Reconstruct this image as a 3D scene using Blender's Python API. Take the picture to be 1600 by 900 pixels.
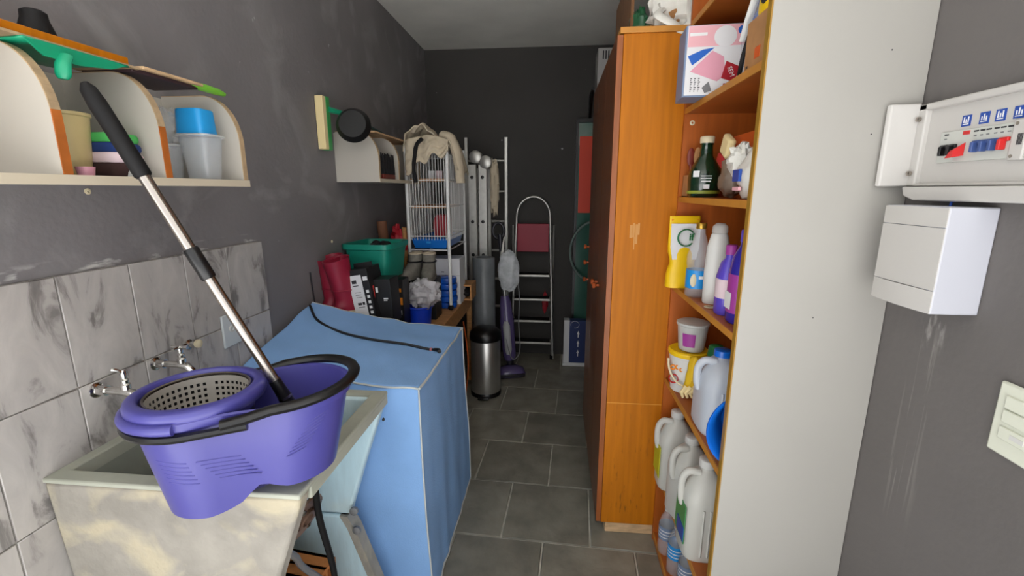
import bpy, math, random
from math import sin, cos, pi, radians, sqrt
from mathutils import Vector, Matrix, noise

# ------------------------------------------------------------------ clear
for o in list(bpy.data.objects):
    bpy.data.objects.remove(o, do_unlink=True)
scene = bpy.context.scene
COL = scene.collection
random.seed(7)

# ------------------------------------------------------------------ camera
cam_d = bpy.data.cameras.new('camera')
cam_d.sensor_width = 36.0
cam_d.lens = 707.0 * 36.0 / 1600.0
cam_d.clip_start = 0.02
cam = bpy.data.objects.new('camera', cam_d)
cam.location = (0, 0, 1.5)
cam.rotation_euler = (radians(90 - 12.2), 0, radians(5.5))
COL.objects.link(cam)
scene.camera = cam

# ------------------------------------------------------------------ world, light, exposure
world = bpy.data.worlds.new('overcast_sky')
scene.world = world
world.use_nodes = True
bg = world.node_tree.nodes['Background']
bg.inputs['Color'].default_value = (0.96, 0.98, 1.0, 1)
bg.inputs['Strength'].default_value = 1.6
sun_d = bpy.data.lights.new('sun', 'SUN')
sun_d.energy = 16.0
sun_d.angle = radians(2)
sun_d.color = (1.0, 0.97, 0.94)
sun = bpy.data.objects.new('sun', sun_d)
sun.rotation_euler = (radians(8), radians(-30), 0)
COL.objects.link(sun)
vs = scene.view_settings
vs.view_transform = 'Standard'
vs.look = 'None'
vs.gamma = 1.0
vs.use_curve_mapping = False
vs.exposure = 0.35

# ------------------------------------------------------------------ materials
def lin(c):
    r = []
    for v in c[:3]:
        v = v / 255.0
        r.append(v / 12.92 if v <= 0.04045 else ((v + 0.055) / 1.055) ** 2.4)
    return (r[0], r[1], r[2], 1.0)

MATS = {}
def M(name, col, rough=0.5, metal=0.0, var=0.0, scale=6.0, bump=0.0, bscale=40.0, alpha=1.0,
      trans=0.0, stretch=(1, 1, 1), spec=0.5, coat=0.0, col2=None, detail=5.0, lo=0.35, hi=0.65):
    if name in MATS:
        return MATS[name]
    m = bpy.data.materials.new(name)
    m.use_nodes = True
    nt = m.node_tree
    b = nt.nodes['Principled BSDF']
    b.inputs['Roughness'].default_value = rough
    b.inputs['Metallic'].default_value = metal
    b.inputs['Alpha'].default_value = alpha
    b.inputs['Transmission Weight'].default_value = trans
    b.inputs['Specular IOR Level'].default_value = spec
    b.inputs['Coat Weight'].default_value = coat
    base = lin(col)
    b.inputs['Base Color'].default_value = base
    if var or col2 or bump:
        geo = nt.nodes.new('ShaderNodeNewGeometry')
        mp = nt.nodes.new('ShaderNodeMapping')
        mp.inputs['Scale'].default_value = stretch
        nt.links.new(geo.outputs['Position'], mp.inputs['Vector'])
    if var or col2:
        nz = nt.nodes.new('ShaderNodeTexNoise')
        nz.inputs['Scale'].default_value = scale
        nz.inputs['Detail'].default_value = detail
        nt.links.new(mp.outputs['Vector'], nz.inputs['Vector'])
        rp = nt.nodes.new('ShaderNodeValToRGB')
        rp.color_ramp.elements[0].position = lo
        rp.color_ramp.elements[1].position = hi
        if col2:
            c0, c1 = base, lin(col2)
        else:
            c0 = tuple(max(0, x * (1 - var)) for x in base[:3]) + (1,)
            c1 = tuple(min(1, x * (1 + var)) for x in base[:3]) + (1,)
        rp.color_ramp.elements[0].color = c0
        rp.color_ramp.elements[1].color = c1
        nt.links.new(nz.outputs['Fac'], rp.inputs['Fac'])
        nt.links.new(rp.outputs['Color'], b.inputs['Base Color'])
    if bump:
        n2 = nt.nodes.new('ShaderNodeTexNoise')
        n2.inputs['Scale'].default_value = bscale
        n2.inputs['Detail'].default_value = 4
        nt.links.new(mp.outputs['Vector'], n2.inputs['Vector'])
        bp = nt.nodes.new('ShaderNodeBump')
        bp.inputs['Strength'].default_value = bump
        bp.inputs['Distance'].default_value = 0.01
        nt.links.new(n2.outputs['Fac'], bp.inputs['Height'])
        nt.links.new(bp.outputs['Normal'], b.inputs['Normal'])
    MATS[name] = m
    return m

def add_layer(m, col, scale, lo, hi, stretch=(1, 1, 1), detail=6, distort=0.0, offset=(0, 0, 0), strength=1.0, zrange=None, yrange=None):
    """a worn/stained layer on top of the base colour, shaped by noise"""
    nt = m.node_tree
    b = nt.nodes['Principled BSDF']
    geo = nt.nodes.new('ShaderNodeNewGeometry')
    mp = nt.nodes.new('ShaderNodeMapping')
    mp.inputs['Scale'].default_value = stretch
    mp.inputs['Location'].default_value = offset
    nt.links.new(geo.outputs['Position'], mp.inputs['Vector'])
    nz = nt.nodes.new('ShaderNodeTexNoise')
    nz.inputs['Scale'].default_value = scale
    nz.inputs['Detail'].default_value = detail
    nz.inputs['Distortion'].default_value = distort
    nt.links.new(mp.outputs['Vector'], nz.inputs['Vector'])
    rp = nt.nodes.new('ShaderNodeMapRange')
    rp.inputs['From Min'].default_value = lo
    rp.inputs['From Max'].default_value = hi
    rp.inputs['To Max'].default_value = strength
    nt.links.new(nz.outputs['Fac'], rp.inputs['Value'])
    fac = rp.outputs['Result']
    for rng in (zrange, yrange):
        if not rng: continue
        axis, a0, a1, b1, b0 = rng
        sp = nt.nodes.new('ShaderNodeSeparateXYZ')
        nt.links.new(geo.outputs['Position'], sp.inputs['Vector'])
        ra = nt.nodes.new('ShaderNodeMapRange')
        ra.inputs['From Min'].default_value = a0; ra.inputs['From Max'].default_value = a1
        rb = nt.nodes.new('ShaderNodeMapRange')
        rb.inputs['From Min'].default_value = b0; rb.inputs['From Max'].default_value = b1
        nt.links.new(sp.outputs[axis], ra.inputs['Value'])
        nt.links.new(sp.outputs[axis], rb.inputs['Value'])
        m1 = nt.nodes.new('ShaderNodeMath'); m1.operation = 'MULTIPLY'
        m2 = nt.nodes.new('ShaderNodeMath'); m2.operation = 'MULTIPLY'
        nt.links.new(ra.outputs['Result'], m1.inputs[0]); nt.links.new(rb.outputs['Result'], m1.inputs[1])
        nt.links.new(m1.outputs[0], m2.inputs[0]); nt.links.new(fac, m2.inputs[1])
        fac = m2.outputs[0]
    mx = nt.nodes.new('ShaderNodeMix')
    mx.data_type = 'RGBA'
    nt.links.new(fac, mx.inputs['Factor'])
    bc = b.inputs['Base Color']
    if bc.is_linked:
        nt.links.new(bc.links[0].from_socket, mx.inputs['A'])
    else:
        mx.inputs['A'].default_value = bc.default_value
    mx.inputs['B'].default_value = lin(col)
    nt.links.new(mx.outputs['Result'], bc)
    return m

m_wall = M('wall_paint', (124, 120, 121), 0.75, var=0.10, scale=2.5, bump=0.12, bscale=60)
add_layer(m_wall, (160, 158, 157), 3.2, 0.54, 0.80, distort=1.2, strength=0.7)
add_layer(m_wall, (190, 188, 186), 26, 0.74, 0.78, strength=0.75)
add_layer(m_wall, (196, 194, 190), 16, 0.55, 0.62, stretch=(1, 0.55, 2.2), zrange=('Z', 1.305, 1.315, 1.325, 1.345), yrange=('Y', 0.2, 0.25, 1.58, 1.64))
m_wallr = M('wall_paint_right', (103, 99, 97), 0.75, var=0.06, scale=2.5, bump=0.08, bscale=60)
add_layer(m_wallr, (176, 172, 167), 30, 0.50, 0.62, stretch=(1, 1.4, 0.5), strength=0.75, zrange=('Z', 1.17, 1.20, 1.25, 1.262), yrange=('Y', 0.93, 0.955, 0.985, 1.01))
add_layer(m_wallr, (150, 146, 141), 60, 0.56, 0.64, stretch=(1, 1.5, 0.05), strength=0.5, zrange=('Z', 0.75, 0.85, 1.18, 1.24), yrange=('Y', 0.93, 0.96, 1.0, 1.03))
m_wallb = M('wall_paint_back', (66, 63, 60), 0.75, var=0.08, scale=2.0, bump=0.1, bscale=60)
add_layer(m_wallb, (185, 184, 182), 14, 0.74, 0.77, offset=(3, 1, 2), strength=0.8)
m_ceil = M('ceiling_paint', (238, 236, 228), 0.85, var=0.05, scale=3)
m_grout = M('floor_grout', (186, 182, 170), 0.9, var=0.2, scale=20)
m_slate = M('slate_tile', (132, 128, 116), 0.42, var=0.2, scale=7, bump=0.25, bscale=30)
add_layer(m_slate, (150, 146, 134), 4, 0.55, 0.8, distort=1.5, strength=0.5)
add_layer(m_slate, (168, 166, 158), 22, 0.73, 0.77, strength=0.5)
def tile_tone(m, amt):
    nt = m.node_tree; b = nt.nodes['Principled BSDF']; bc = b.inputs['Base Color']
    oi = nt.nodes.new('ShaderNodeObjectInfo'); mr = nt.nodes.new('ShaderNodeMapRange')
    mr.inputs['To Min'].default_value = 1-amt; mr.inputs['To Max'].default_value = 1+amt
    hs = nt.nodes.new('ShaderNodeHueSaturation')
    nt.links.new(oi.outputs['Random'], mr.inputs['Value']); nt.links.new(mr.outputs['Result'], hs.inputs['Value'])
    nt.links.new(bc.links[0].from_socket, hs.inputs['Color']); nt.links.new(hs.outputs['Color'], bc)
tile_tone(m_slate, 0.14)
m_white = M('white_plastic', (212, 211, 207), 0.35)
m_white2 = M('white_breaker_plastic', (196, 193, 189), 0.4)
m_lam = M('white_laminate', (166, 163, 157), 0.45, var=0.02, scale=3)
m_black = M('black_plastic', (13, 12, 14), 0.32)
m_rubber = M('black_rubber', (15, 14, 15), 0.65, spec=0.3)
m_steel = M('steel', (172, 164, 156), 0.25, metal=1.0)
m_chrome = M('chrome', (215, 213, 210), 0.16, metal=1.0, var=0.08, scale=60)
m_alu = M('aluminium', (196, 194, 188), 0.38, metal=0.75, var=0.06, scale=30)
m_purple = M('purple_plastic', (72, 69, 142), 0.34, coat=0.08)
m_concrete = M('concrete', (150, 145, 136), 0.9, var=0.14, scale=9, bump=0.5, bscale=35)
add_layer(m_concrete, (196, 184, 154), 6, 0.50, 0.66, distort=0.8, strength=0.65)
add_layer(m_concrete, (128, 124, 114), 5, 0.58, 0.72, offset=(2, 5, 1), strength=0.6, distort=1)
m_rim = M('tub_rim_cement', (170, 172, 158), 0.6, var=0.06, scale=10, bump=0.1)
m_basin = M('tub_inside_cement', (146, 150, 140), 0.6, var=0.12, scale=8)
m_pale = M('pale_blue_paint', (190, 216, 226), 0.65, var=0.04, scale=8, stretch=(8, 8, 1.2), bump=0.1)
add_layer(m_pale, (205, 214, 205), 5, 0.52, 0.75, strength=0.6)
m_blue_cloth = M('blue_cover_fabric', (136, 178, 230), 0.9, var=0.05, scale=5, bump=0.15, bscale=220)
m_piping = M('cream_piping', (196, 200, 198), 0.8)
m_cord = M('black_cord', (24, 26, 30), 0.55)
m_orange_wood = M('varnished_orange_wood', (184, 108, 10), 0.5, var=0.10, scale=9, stretch=(6, 6, 0.35), spec=0.25)
add_layer(m_orange_wood, (120, 76, 20), 30, 0.62, 0.70, stretch=(3, 3, 0.6), strength=0.8, zrange=('Z', -0.1, -0.05, 0.1, 0.75))
m_door_wood = M('brown_door_wood', (116, 62, 28), 0.35, var=0.2, scale=6, stretch=(1, 6, 0.4), coat=0.2)
m_door_edge = M('door_edge_wood', (150, 82, 34), 0.45, var=0.15, scale=9, stretch=(6, 6, 0.5))
m_shelf_wood = M('red_brown_shelf_wood', (166, 88, 30), 0.5, var=0.12, scale=8, stretch=(0.6, 0.6, 6))
m_shelf_side = M('red_brown_panel_wood', (178, 92, 28), 0.45, var=0.12, scale=8, stretch=(5, 5, 0.4))
m_edge = M('ochre_edge_strip', (150, 112, 34), 0.5)
m_slam = M('wall_shelf_laminate', (184, 178, 168), 0.45, var=0.02, scale=3)
m_shelf_edge = M('orange_shelf_edge', (190, 128, 48), 0.5, var=0.1, scale=10)
m_rawwood = M('raw_wood', (202, 168, 128), 0.8, var=0.18, scale=18, stretch=(1, 1, 4), bump=0.3)
m_mdf = M('raw_mdf_edge', (178, 152, 118), 0.9, var=0.15, scale=30)
m_veneer = M('orange_veneer', (176, 98, 40), 0.5, var=0.15, scale=20)
m_tile = M('marble_wall_tile', (198, 196, 192), 0.25)
def marble(m):
    nt = m.node_tree; b = nt.nodes['Principled BSDF']
    geo = nt.nodes.new('ShaderNodeNewGeometry'); oi = nt.nodes.new('ShaderNodeObjectInfo')
    cmb = nt.nodes.new('ShaderNodeCombineXYZ')
    mul = nt.nodes.new('ShaderNodeMath'); mul.operation = 'MULTIPLY'; mul.inputs[1].default_value = 9.0
    nt.links.new(oi.outputs['Random'], mul.inputs[0]); nt.links.new(mul.outputs[0], cmb.inputs['X'])
    va = nt.nodes.new('ShaderNodeVectorMath'); va.operation = 'ADD'
    nt.links.new(geo.outputs['Position'], va.inputs[0]); nt.links.new(cmb.outputs[0], va.inputs[1])
    mp = nt.nodes.new('ShaderNodeMapping'); mp.inputs['Rotation'].default_value = (0.7, 0, 0)
    mp.inputs['Scale'].default_value = (1, 2.0, 0.85)
    nt.links.new(va.outputs[0], mp.inputs['Vector'])
    n = nt.nodes.new('ShaderNodeTexNoise'); n.inputs['Scale'].default_value = 7; n.inputs['Detail'].default_value = 8
    n.inputs['Distortion'].default_value = 0.7; n.inputs['Roughness'].default_value = 0.6
    nt.links.new(mp.outputs['Vector'], n.inputs['Vector'])
    r = nt.nodes.new('ShaderNodeValToRGB')
    e = r.color_ramp.elements
    e[0].position = 0.30; e[0].color = lin((122, 118, 116))
    e[1].position = 0.72; e[1].color = lin((194, 189, 184))
    x = e.new(0.45); x.color = lin((177, 172, 168)); x = e.new(0.36); x.color = lin((132, 128, 125))
    nt.links.new(n.outputs['Fac'], r.inputs['Fac']); nt.links.new(r.outputs['Color'], b.inputs['Base Color'])
marble(m_tile)
m_wgrout = M('wall_grout', (168, 164, 156), 0.9, var=0.25, scale=25)
m_green = M('green_plastic', (20, 150, 110), 0.4)
m_lime = M('lime_plastic', (120, 190, 60), 0.4)
m_teal = M('teal_crate_plastic', (24, 140, 120), 0.45)
m_red_rubber = M('red_rubber', (150, 32, 56), 0.4, var=0.08, scale=10)
m_cream = M('cream_plastic', (220, 208, 176), 0.5)
m_card = M('cardboard', (172, 124, 78), 0.85, var=0.08, scale=20)
m_dcard = M('dark_cardboard', (120, 84, 54), 0.85, var=0.1, scale=20)
m_paper = M('white_carton', (226, 226, 228), 0.6)
m_blackcarton = M('black_carton', (26, 25, 27), 0.45)
m_redcarton = M('red_carton', (196, 40, 36), 0.5)
m_orangecarton = M('orange_print', (236, 138, 30), 0.5)
m_blue = M('royal_blue_plastic', (20, 62, 200), 0.35)
m_bluepack = M('blue_film_wrap', (22, 86, 190), 0.25, var=0.25, scale=25)
m_bluelabel = M('blue_label', (30, 140, 214), 0.4)
m_navy = M('navy_label', (24, 70, 160), 0.4)
m_greyfab = M('grey_shoe_fabric', (122, 118, 110), 0.9, var=0.12, scale=40, bump=0.2)
m_coat = M('beige_cloth', (198, 184, 160), 0.95, var=0.06, scale=12, bump=0.25, bscale=60)
m_blackcloth = M('black_cloth', (24, 22, 24), 0.95)
m_enamel = M('white_enamel_wire', (222, 222, 220), 0.4)
m_bag = M('white_bag_film', (236, 234, 226), 0.4, alpha=0.9, var=0.06, scale=30)
m_clear = M('clear_plastic', (232, 236, 240), 0.12, alpha=0.22, spec=0.8)
m_frost = M('frosted_plastic', (224, 226, 222), 0.4, alpha=0.55)
m_greybag = M('grey_bag_film', (190, 186, 190), 0.3, alpha=0.85, var=0.15, scale=40)
m_yellowpot = M('yellowish_frosted_plastic', (226, 206, 150), 0.4, alpha=0.7)
m_amber = M('amber_contents', (196, 130, 30), 0.6, var=0.2, scale=30)
m_pink = M('pink_plastic', (226, 160, 178), 0.45)
m_yellow = M('yellow_plastic', (240, 196, 20), 0.4)
m_yellowcloth = M('yellow_rubber_cloth', (232, 190, 30), 0.6)
m_pyellow = M('pale_yellow_cloth', (234, 214, 160), 0.8)
m_dgreen = M('dark_green_glass', (14, 44, 26), 0.15, spec=0.8)
m_bgreen = M('green_cap', (20, 110, 60), 0.4)
m_lav = M('violet_bottle', (92, 74, 190), 0.25)
m_indigo = M('indigo_bottle', (48, 40, 150), 0.2)
m_magenta = M('magenta_label', (160, 60, 150), 0.4)
m_jug = M('translucent_jug', (204, 203, 196), 0.4, alpha=0.93)
m_jug2 = M('milky_grey_jug', (196, 202, 212), 0.35)
m_ylabel = M('yellow_green_label', (188, 190, 40), 0.45)
m_glabel = M('green_label', (70, 140, 80), 0.45)
m_bluebasin = M('blue_basin', (18, 104, 208), 0.3)
m_gold = M('gold_cap', (190, 150, 60), 0.3, metal=0.7)
m_pinkbox = M('pink_print', (232, 176, 184), 0.45)
m_bluegrey = M('blue_grey_carton', (120, 138, 168), 0.5)
m_redtag = M('red_print', (170, 24, 40), 0.45)
m_orange = M('orange_carton', (208, 88, 22), 0.5)
m_vacpurple = M('vacuum_purple', (92, 80, 124), 0.25, coat=0.3)
m_vacdark = M('vacuum_dark', (40, 38, 46), 0.3)
m_ladderred = M('red_painted_plate', (158, 36, 58), 0.5)
m_glassgreen = M('green_glass_panel', (62, 104, 92), 0.12, spec=0.7)
m_redstick = M('red_sheet', (226, 62, 26), 0.5)
m_hose = M('grey_green_hose', (104, 122, 116), 0.5)
m_knob = M('turned_wood_knob', (170, 78, 32), 0.4)
m_toggle_red = M('red_toggle', (200, 40, 40), 0.4)
m_toggle_blue = M('blue_toggle', (62, 84, 140), 0.4)
m_ivory = M('ivory_plastic', (220, 222, 206), 0.4)
m_grey = M('grey_plastic', (120, 120, 122), 0.5)
m_greyfilm = M('grey_film_roll', (112, 116, 120), 0.35, var=0.12, scale=12)
m_brick = M('clay_brick', (196, 122, 62), 0.9, var=0.15, scale=18, bump=0.2)
m_rust = M('rusty_metal', (140, 112, 96), 0.5, metal=0.6, var=0.2, scale=30)
m_print = M('dark_print', (40, 40, 44), 0.6)
m_wprint = M('white_print', (232, 232, 232), 0.6)
m_blueprint = M('blue_print', (30, 96, 190), 0.5)
m_bristle = M('dark_bristles', (30, 28, 30), 0.95, bump=0.6, bscale=150)
m_redwood = M('red_wood', (120, 40, 26), 0.5)
m_tablewood = M('pine_table_wood', (186, 134, 82), 0.7, var=0.15, scale=10, stretch=(1, 6, 6))
m_dkgreen = M('dark_green_plastic', (28, 62, 52), 0.5)
m_cloth_g = M('green_cloth', (70, 168, 84), 0.95)
m_cloth_b = M('navy_cloth', (26, 52, 108), 0.95)
m_cloth_p = M('pale_pink_cloth', (222, 200, 206), 0.95)
m_cloth_d = M('dark_brown_cloth', (58, 36, 34), 0.95)
m_skyblue = M('sky_blue_plastic', (40, 156, 224), 0.4)
m_brownroll = M('brown_paper_roll', (128, 84, 60), 0.8)
m_patio = M('patio_floor', (202, 203, 204), 0.85, var=0.1, scale=6)

# ------------------------------------------------------------------ mesh builder
class MB:
    def __init__(self):
        self.v = []; self.f = []; self.mi = []
    def add(self, vs_, fs_, mtx=None, mi=0):
        n = len(self.v)
        for p in vs_:
            p = Vector(p)
            self.v.append(mtx @ p if mtx is not None else p)
        for f in fs_:
            self.f.append([i + n for i in f]); self.mi.append(mi)
        return self
    def box(self, lo, hi, mtx=None, mi=0):
        x0, y0, z0 = lo; x1, y1, z1 = hi
        return self.add([(x0,y0,z0),(x1,y0,z0),(x1,y1,z0),(x0,y1,z0),(x0,y0,z1),(x1,y0,z1),(x1,y1,z1),(x0,y1,z1)],
                 [(0,3,2,1),(4,5,6,7),(0,1,5,4),(1,2,6,5),(2,3,7,6),(3,0,4,7)], mtx, mi)
    def loft(self, rings, cap0=True, cap1=True, closed=True, mtx=None, mi=0):
        n = len(rings[0]); vs_ = [p for r in rings for p in r]; fs_ = []
        for k in range(len(rings) - 1):
            for i in range(n if closed else n - 1):
                j = (i + 1) % n
                fs_.append((k*n+i, k*n+j, (k+1)*n+j, (k+1)*n+i))
        if cap0: fs_.append(tuple(reversed(range(n))))
        if cap1: fs_.append(tuple((len(rings)-1)*n + i for i in range(n)))
        return self.add(vs_, fs_, mtx, mi)
    def lathe(self, prof, n=28, mtx=None, cap0=True, cap1=True, mi=0, sx=1, sy=1):
        rings = [[(r*cos(2*pi*i/n)*sx, r*sin(2*pi*i/n)*sy, z) for i in range(n)] for r, z in prof]
        return self.loft(rings, cap0, cap1, True, mtx, mi)
    def tube(self, pts, r, n=8, closed=False, mtx=None, mi=0, flat=1.0):
        pts = [Vector(p) for p in pts]; m = len(pts); rings = []
        up = None
        for k in range(m):
            if closed: t = pts[(k+1) % m] - pts[(k-1) % m]
            else: t = pts[min(k+1, m-1)] - pts[max(k-1, 0)]
            t.normalize()
            if up is None:
                a = Vector((0,0,1)) if abs(t.z) < 0.9 else Vector((1,0,0))
                up = (a - t * a.dot(t)).normalized()
            else:
                up = (up - t * up.dot(t)).normalized()
            sd = t.cross(up)
            rr = r[k] if isinstance(r, (list, tuple)) else r
            rings.append([pts[k] + sd * (rr*cos(2*pi*i/n)) + up * (rr*flat*sin(2*pi*i/n)) for i in range(n)])
        if closed: rings.append(rings[0])
        return self.loft(rings, not closed, not closed, True, mtx, mi)
    def prism(self, poly, h0, h1, mtx=None, mi=0):
        n = len(poly)
        vs_ = [(p[0], p[1], h0) for p in poly] + [(p[0], p[1], h1) for p in poly]
        fs_ = [tuple(reversed(range(n))), tuple(range(n, 2*n))] + [(i, (i+1) % n, n+(i+1) % n, n+i) for i in range(n)]
        return self.add(vs_, fs_, mtx, mi)
    def sheet(self, fn, nu, nv, mtx=None, mi=0):
        vs_ = [fn(i/nu, j/nv) for i in range(nu+1) for j in range(nv+1)]
        fs_ = [(i*(nv+1)+j, (i+1)*(nv+1)+j, (i+1)*(nv+1)+j+1, i*(nv+1)+j+1) for i in range(nu) for j in range(nv)]
        return self.add(vs_, fs_, mtx, mi)
    def blob(self, c, r, seed=0, amp=0.25, freq=3.0, nu=22, nv=14, mtx=None, mi=0, zmin=None):
        rings = []
        off = Vector((seed*3.7, seed*1.3, seed*2.1))
        for j in range(nv+1):
            th = pi * (j + 0.02) / (nv + 0.04)
            ring = []
            for i in range(nu):
                ph = 2*pi*i/nu
                d = Vector((sin(th)*cos(ph), sin(th)*sin(ph), -cos(th)))
                k = 1 + amp * noise.noise(d*freq + off) + amp*0.6*abs(noise.noise(d*freq*2.3 + off*2))
                p = [c[q] + d[q]*r[q]*k for q in range(3)]
                if zmin is not None: p[2] = max(p[2], zmin)
                ring.append(tuple(p))
            rings.append(ring)
        return self.loft(rings, True, True, True, mtx, mi)
    def build(self, name, mats, parent=None, w=False, smooth=40, bevel=0.0, solid=0.0, sub=0, segs=2):
        me = bpy.data.meshes.new(name)
        vv = self.v
        if w and parent is not None:
            off = wloc(parent); vv = [p - off for p in vv]
        me.from_pydata([tuple(p) for p in vv], [], self.f)
        if not isinstance(mats, (list, tuple)): mats = [mats]
        for m in mats: me.materials.append(m)
        if len(mats) > 1: me.polygons.foreach_set('material_index', self.mi)
        me.update()
        if smooth:
            me.polygons.foreach_set('use_smooth', [True]*len(me.polygons))
            me.set_sharp_from_angle(angle=radians(smooth))
        o = bpy.data.objects.new(name, me)
        COL.objects.link(o)
        if parent is not None: o.parent = parent
        if solid:
            s = o.modifiers.new('thickness', 'SOLIDIFY'); s.thickness = solid; s.offset = 0
        if sub:
            s = o.modifiers.new('subdivision', 'SUBSURF'); s.levels = sub; s.render_levels = sub
        if bevel:
            b = o.modifiers.new('bevel', 'BEVEL'); b.width = bevel; b.segments = segs; b.limit_method = 'ANGLE'
            b.angle_limit = radians(50)
        return o

def wloc(o):
    p = Vector(o.location)
    while o.parent is not None:
        o = o.parent; p += Vector(o.location)
    return p
def tag(o, label, cat, group=None):
    o['label'] = label; o['category'] = cat
    if group: o['group'] = group
    return o
def thing(name, label, cat, loc=(0, 0, 0), rotz=0.0, group=None, rot=None):
    o = bpy.data.objects.new(name, None)
    o.empty_display_size = 0.05
    COL.objects.link(o)
    o.location = loc
    o.rotation_euler = rot if rot else (0, 0, rotz)
    return tag(o, label, cat, group)
def struct(o):
    o['kind'] = 'structure'; return o
def one(name, mb, mat, label, cat, loc=None, group=None, rotz=0, **k):
    """a thing that is a single mesh; mesh in local coordinates when loc is given"""
    o = mb.build(name, mat, **k)
    if loc is not None: o.location = loc
    o.rotation_euler = (0, 0, rotz)
    return tag(o, label, cat, group)
def Rz(a): return Matrix.Rotation(a, 4, 'Z')
def Rx(a): return Matrix.Rotation(a, 4, 'X')
def Ry(a): return Matrix.Rotation(a, 4, 'Y')
def T(x, y, z): return Matrix.Translation((x, y, z))
def sring(rx, ry, z, n=32, p=2.0, cx=0, cy=0):
    out = []
    for i in range(n):
        a = 2*pi*i/n; c, s = cos(a), sin(a)
        out.append((cx + rx*math.copysign(abs(c)**(2/p), c), cy + ry*math.copysign(abs(s)**(2/p), s), z))
    return out
def bez(p0, p1, p2, p3, n=12):
    p0, p1, p2, p3 = map(Vector, (p0, p1, p2, p3)); out = []
    for i in range(n+1):
        t = i/n; u = 1-t
        out.append(p0*u**3 + p1*3*u*u*t + p2*3*u*t*t + p3*t**3)
    return out
def catmull(pts, n=8):
    P = [Vector(p) for p in pts]; P = [P[0]*2-P[1]] + P + [P[-1]*2-P[-2]]; out = []
    for k in range(1, len(P)-2):
        a, b, c, d = P[k-1:k+3]
        for i in range(n):
            t = i/n
            out.append(0.5*((2*b)+(c-a)*t+(2*a-5*b+4*c-d)*t*t+(3*b-3*c+d-a)*t**3))
    out.append(P[-2]); return out
def lettering(s, size, mtx, mat, parent, ext=0.0004, name='lettering', bold=0.0):
    cu = bpy.data.curves.new('text', 'FONT'); cu.body = s; cu.size = size; cu.extrude = ext
    cu.align_x = 'CENTER'; cu.align_y = 'CENTER'; cu.offset = bold; cu.resolution_u = 3
    ob = bpy.data.objects.new('text', cu); COL.objects.link(ob)
    dg = bpy.context.evaluated_depsgraph_get()
    me = bpy.data.meshes.new_from_object(ob.evaluated_get(dg))
    bpy.data.objects.remove(ob, do_unlink=True)
    me.transform(mtx); me.materials.clear(); me.materials.append(mat)
    o = bpy.data.objects.new(name, me); COL.objects.link(o); o.parent = parent
    return o
# text frames: FX faces -X (reads along -Y), FY faces -Y (reads along +X), PX faces +X
FY = Rx(pi/2)
FX = Rz(-pi/2) @ Rx(pi/2)
PX = Rz(pi/2) @ Rx(pi/2)

# ------------------------------------------------------------------ room shell
XL, XR, YB, ZC, Y0 = -1.13, 0.78, 4.05, 2.65, 0.30
floor = struct(MB().box((XL-0.1, Y0, -0.1), (XR+0.1, YB+0.1, -0.006)).build('floor', m_grout))
wl = struct(MB().box((XL-0.12, Y0, -0.1), (XL, YB+0.1, ZC+0.1)).build('wall_left', m_wall))
wr = struct(MB().box((XR, Y0, -0.1), (XR+0.12, YB+0.1, ZC+0.1)).build('wall_right', m_wallr))
wb = struct(MB().box((XL, YB, -0.1), (XR, YB+0.12, ZC+0.1)).build('wall_back', m_wallb))
struct(MB().box((XL, Y0, ZC), (XR, YB, ZC+0.1)).build('ceiling', m_ceil))
struct(MB().box((-7, -9, -0.14), (7, Y0, -0.02)).build('floor_patio', m_patio))

struct(MB().box((-4.0, -0.9, ZC), (3.6, Y0, ZC+0.1)).build('ceiling_sky_blocker', m_ceil))  # unseen canopy, added to cut sky light on the front of the room
# slate floor tiles, running bond, laid slightly askew
tile_me = None
rot = radians(-2.6); S = 0.39
for r in range(-4, 7):
    yc = 1.70 + S*(r + 0.5)
    off = -0.03 if r % 2 == 1 else -0.215
    for c in range(-3, 4):
        xc = off + S*(c + 0.5)
        X_ = xc*cos(rot) - (yc-1.7)*sin(rot); Y_ = 1.7 + xc*sin(rot) + (yc-1.7)*cos(rot)
        if not (XL - 0.12 < X_ < XR + 0.1 and -0.2 < Y_ < YB + 0.1): continue
        if tile_me is None:
            t = MB().box((-S/2+0.0035, -S/2+0.0035, -0.012), (S/2-0.0035, S/2-0.0035, 0.0)).build('tile', m_slate, floor, bevel=0.003, segs=1)
            tile_me = t.data
        else:
            t = bpy.data.objects.new('tile', tile_me); COL.objects.link(t); t.parent = floor
            b = t.modifiers.new('bevel', 'BEVEL'); b.width = 0.003; b.segments = 1
        t.location = (X_, Y_, -0.001*random.random()); t.rotation_euler = (0.001*random.uniform(-1, 1), 0.001*random.uniform(-1, 1), rot)

# marble tiles on the left wall behind the laundry tub
MB().box((XL, 0.17, 0.0), (XL+0.004, 1.632, 1.309)).build('tile_bed', m_wgrout, wl)
tw, th = 0.1795, 0.27
wt_me = None
for r in range(5):
    z1 = 1.310 - r*th; z0 = max(z1 - th, 0)
    for c in range(8):
        y0 = 0.179 + c*tw; y1 = min(y0 + tw, 1.634)
        if c == 7: y1 = 1.634
        full = (r < 4 and c < 7)
        if full and wt_me is not None:
            t = bpy.data.objects.new('tile', wt_me); COL.objects.link(t); t.parent = wl
            b = t.modifiers.new('bevel', 'BEVEL'); b.width = 0.0015; b.segments = 1
        else:
            hy, hz = (y1-y0)/2 - 0.0015, (z1-z0)/2 - 0.0015
            t = MB().box((-0.004, -hy, -hz), (0.004, hy, hz)).build('tile', m_tile, wl, bevel=0.0015, segs=1)
            if full: wt_me = t.data
        t.location = (XL + 0.0045 + 0.0012*random.random(), (y0+y1)/2, (z0+z1)/2)

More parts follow.
